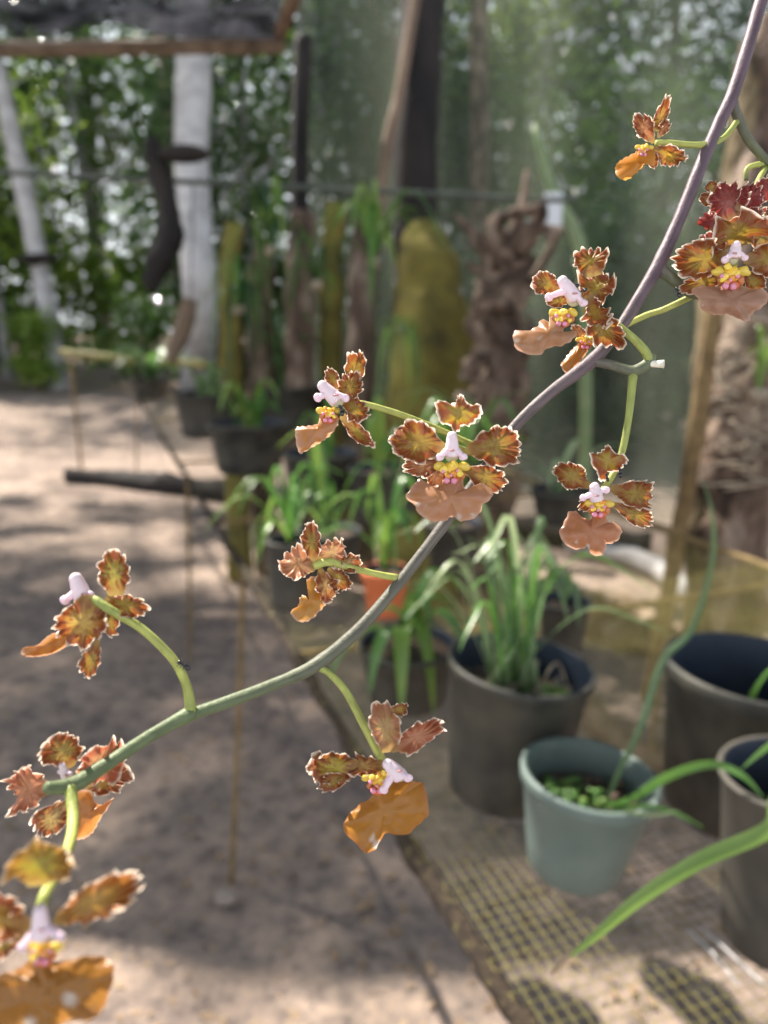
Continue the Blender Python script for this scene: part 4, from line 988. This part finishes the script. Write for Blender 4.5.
# ------------------------------------------------------------------ forest
def leaves_mb(rn, n, rx, ry, rz, cz, size, clumps=14):
    mb = MB(); cl = []
    for i in range(clumps):
        th = rn.random() * 6.28; ph = math.acos(rn.uniform(-.9, 1)); q = rn.uniform(.45, 1)
        cl.append(Vector((rx * q * math.sin(ph) * math.cos(th), ry * q * math.sin(ph) * math.sin(th), cz + rz * q * math.cos(ph))))
    for i in range(n):
        c = rn.choice(cl) + Vector((rn.gauss(0, rx * .26), rn.gauss(0, ry * .26), rn.gauss(0, rz * .2)))
        if c.z < .1: c.z = .1 + rn.random() * .5
        a = Vector((rn.gauss(0, 1), rn.gauss(0, 1), rn.gauss(0, .6))).normalized(); b = a.cross(Vector((rn.gauss(0, .4), rn.gauss(0, .4), 1))).normalized()
        s_ = size * rn.uniform(.6, 1.3); nrm = a.cross(b)
        mb.add([c - a * s_, c + b * s_ * .38 + nrm * s_ * .08, c + a * s_, c - b * s_ * .38 + nrm * s_ * .08, c], [(0, 1, 4), (1, 2, 4), (2, 3, 4), (3, 0, 4)])
    return mb
M['fol_a'] = mat_leaf('fol_a', (.045, .11, .025), (.15, .25, .055), rough=.16, transl=.45, scale=1.5, spec=.8)
M['fol_b'] = mat_leaf('fol_b', (.025, .06, .025), (.08, .14, .05), rough=.16, transl=.35, scale=1.5, spec=.8)
M['fol_c'] = mat_leaf('fol_c', (.14, .26, .04), (.32, .42, .08), rough=.2, transl=.5, scale=1.5, spec=.7)
protos = []
for k, (mt, tr_mat) in enumerate((('fol_a', 'bark_pale'), ('fol_b', 'bark'), ('fol_c', 'bark_pale'), ('fol_b', 'bark_pale'))):
    rn = random.Random(200 + k)
    crown = leaves_mb(rn, 3500, 2.3, 1.7, 3.6, 4.6, .14, clumps=20)
    tk = MB(); tk.tube([(0, 0, -.1), (rn.uniform(-.2, .2), 0, 2.5), (rn.uniform(-.3, .3), 0, 5.2), (rn.uniform(-.4, .4), 0, 8)], [.14, .12, .09, .03], n=12, smooth=4, noise_amp=.15, nf=2)
    for q in range(6):
        z0 = 2.5 + q * .8; a = rn.random() * 6.28; tk.tube([(0, 0, z0), (math.cos(a) * .8, math.sin(a) * .8, z0 + .8), (math.cos(a) * 1.7, math.sin(a) * 1.5, z0 + 1.3)], [.05, .035, .012], n=6)
    protos.append((crown, tk, mt, tr_mat))
rn = random.Random(77)
spots = []
for i in range(11): spots.append((-13.5 + i * 2.7 + rn.uniform(-.5, .5) + (1.1 if i == 3 else -1.2 if i == 2 else 0), 19 + rn.uniform(-1, 1), rn.uniform(.85, 1.1)))
for i in range(12): spots.append((-19 + i * 3.4 + rn.uniform(-.5, .5), 24 + rn.uniform(-1, 1.5), rn.uniform(1.2, 1.5)))
LOOK = ['mid green glossy tree', 'dark green dense tree', 'yellow-green sunlit tree', 'dark green open tree']
first = {}
def tree_at(x, y, s_, k, lab, group='forest trees behind the nursery'):
    if k not in first:
        crown, tk, mt, tm = protos[k]
        t = thing('forest_tree', (0, 0, 0), lab, 'tree', group); t['_o'] = (0, 0, 0)
        crown.build('crown', M[mt], t, smooth=False); tk.build('trunk', M[tm], t)
        first[k] = t
    else: t = copy_tree(first[k])
    t.location = (x, y, gz(x, y)); t.scale = (s_, s_, s_); t.rotation_euler = (0, 0, rn.random() * 6.28)
    t['label'] = lab; return t
for i, (x, y, s_) in enumerate(spots):
    k = [0, 1, 2, 0, 3, 1, 0, 3][(i * 5) % 8]
    row = 'front forest row' if i < 11 else 'back forest row'
    px = 384 + x / y * FPX
    where = 'behind the pale leaning trunk' if px < 80 else 'left of the hanging driftwood' if px < 150 else 'behind the straight pale trunk' if px < 230 else 'behind the roof post' if px < 330 else 'seen through the net by the dark post' if px < 480 else 'seen through the middle of the net' if px < 640 else 'seen through the right of the net'
    tree_at(x, y, s_, k, LOOK[k] + ', ' + row + ', ' + where)
# tall canopy trees around the clearing: crowns high overhead, throwing dappled shade on the path
def canopy_crown(seed, c, rx, ry, rz, n=2600):
    r2 = random.Random(seed); mb = leaves_mb(r2, n, rx, ry, rz, 0, .2, clumps=18)
    mb.v = [(v[0] + c[0], v[1] + c[1], v[2] + c[2]) for v in mb.v]; return mb
for i, (x, y, cz, lab) in enumerate([(-9.5, 9.0, 9.5, 'tall broad-crowned tree left of the clearing, outside the frame'), (-5.5, 21.5, 12.5, 'tall tree behind the straight pale trunk'),
                                     (6.5, 10.5, 9.5, 'tall broad-crowned tree behind the net at the right'), (1.8, 16.5, 10.5, 'tall tree behind the net and the mossy trunk')]):
    t = thing('canopy_tree', (x, y, 0), lab, 'tree', 'tall trees around the clearing')
    tk = MB(); tk.tube([(x, y, -.1), (x + .1, y, 4), (x, y, 7.5), (x, y, cz)], [.22, .2, .17, .08], n=14, smooth=5, noise_amp=.15, nf=2); 
    for q in range(6):
        a = q * 1.05; tk.tube([(x, y, cz - 2), (x + math.cos(a) * 1.5, y + math.sin(a) * 1.5, cz - .8), (x + math.cos(a) * 3, y + math.sin(a) * 3, cz)], [.09, .06, .02], n=6)
    tk.build('trunk', M['bark'], t); canopy_crown(500 + i, (x, y, cz), 3.6, 3.2, 1.3).build('crown', M['fol_a'], t, smooth=False)
for i in range(9):
    x = -20 + i * 5 + rn.uniform(-.6, .6)
    k = [1, 3, 0][i % 3]; tree_at(x, 29 + rn.uniform(-1, 1), 2.1, k, LOOK[k] + ', tallest far row, ' + ('left' if x < -6 else 'middle' if x < 6 else 'right') + ' part of the forest')
# understorey shrubs at the edge of the clearing
bp = {}
def shrub(x, y, s_, k, lab):
    if k not in bp:
        r2 = random.Random(300 + k); t = thing('shrub', (0, 0, 0), lab, 'shrub', 'shrubs along the forest edge'); t['_o'] = (0, 0, 0)
        leaves_mb(r2, 1500, .9, .7, .75, .75, .10, clumps=14).build('foliage', M[('fol_a', 'fol_c', 'fol_b')[k]], t, smooth=False)
        mb = MB()
        for q in range(5): a = r2.random() * 6.28; mb.tube([(0, 0, -.1), (math.cos(a) * .3, math.sin(a) * .3, .6), (math.cos(a) * .5, math.sin(a) * .5, 1.1)], [.03, .02, .008], n=6)
        mb.build('stem', M['bark'], t); bp[k] = t
    else: t = copy_tree(bp[k])
    t.location = (x, y, gz(x, y)); t.scale = (s_, s_, s_ * rn.uniform(.8, 1.2)); t.rotation_euler = (0, 0, rn.random() * 6.28); t['label'] = lab
for i in range(13):
    x = -10.5 + i * 1.75 + rn.uniform(-.4, .4); y = 15.8 + rn.uniform(-.7, .7); px = 384 + x / y * FPX; k = [0, 2, 1, 0, 2][i % 5]
    where = 'left of the pale leaning trunk' if px < 30 else 'at the foot of the pale leaning trunk' if px < 100 else 'between the two pale trunks' if px < 180 else 'right of the straight pale trunk' if px < 260 else 'behind the upright logs' if px < 400 else 'behind the gnarled log' if px < 520 else 'behind the net near the leaning pole'
    shrub(x, y, rn.uniform(.9, 1.4), k, ('glossy green', 'yellow-green', 'dark green')[k] + ' shrub at the forest edge, ' + where)
for i in range(11):
    x = -17 + i * 3.2 + rn.uniform(-.5, .5); y = 21.5 + rn.uniform(-.8, .8); px = 384 + x / y * FPX; k = [2, 0, 2, 1][i % 4]
    shrub(x, y, rn.uniform(2.1, 2.7), k, ('glossy green', 'yellow-green', 'dark green')[k] + ' tall bush under the forest trees, ' + ('left of' if px < 150 else 'around' if px < 260 else 'right of' if px < 450 else 'far right of') + ' the straight pale trunk')
for i in range(9):
    x = .2 + i * .75; y = 8.6 + rn.uniform(-.8, .8); k = [2, 0, 2][i % 3]
    shrub(x, y, rn.uniform(1.1, 1.6), k, ('glossy green', '', 'dark green')[k] + ' shrub seen dimly through the shade net, ' + ('beside the gnarled log' if i < 3 else 'behind the hanging flower' if i < 5 else 'toward the right log posts'))
# pale trunks
def crown_extra(c, seed):
    def f(t):
        mb = MB()
        for q in range(6):
            a = q * 1.05 + .3; mb.tube([(c[0], c[1], c[2] - 2.5), (c[0] + math.cos(a) * 1.5, c[1] + math.sin(a) * 1.5, c[2] - 1), (c[0] + math.cos(a) * 3, c[1] + math.sin(a) * 3, c[2])], [.12, .07, .02], n=6)
        mb.build('branch', M['bark_pale'], t); canopy_crown(seed, c, 3.6, 3.2, 1.3).build('crown', M['fol_a'], t, smooth=False)
    return f
b9 = P(192, -180, 13.5)
trunk('tree_trunk', [G(196, 392, -.05), P(200, 300, 13.5), P(192, 180, 13.5), P(193, 60, 13.5), P(192, -180, 13.5), b9 + Vector((0, .5, 1.5))], [.34, .30, .30, .31, .26, .15], M['bark_pale'], 'straight thick pale tree trunk behind the hanging driftwood', 'tree trunk', na=.12, nf=1.2, extra=crown_extra((b9.x, b9.y, 9.6), 601))
b = G(62, 392, -.05); dd = (b - CAM).dot(FWD)
trunk('tree_trunk', [b, P(44, 290, dd), P(18, 160, dd), P(0, 80, dd), P(-25, -40, dd), P(-40, -130, dd)], [.20, .19, .19, .17, .15, .1], M['bark_pale'], 'pale leaning tree trunk at the left edge', 'tree trunk', na=.12, nf=1.5, extra=crown_extra((P(-40, -130, dd).x, P(-40, -130, dd).y, 11.2), 602))

# small dark driftwood platform on the leaning trunk
mb = MB(); q = P(38, 258, dd - .25); mb.ball(q, (.42, .22, .09), seg=20, ring=10, bump=.3, nf=4); mb.ball(q - Vector((.12, .02, .05)), (.22, .16, .10), seg=14, ring=8, bump=.3, nf=4)
tag(mb.build('wood_bracket', M['wood_dark'], origin=q), 'small dark driftwood platform on the pale leaning trunk', 'platform')
for o in bpy.data.objects:
    if '_o' in o: del o['_o']
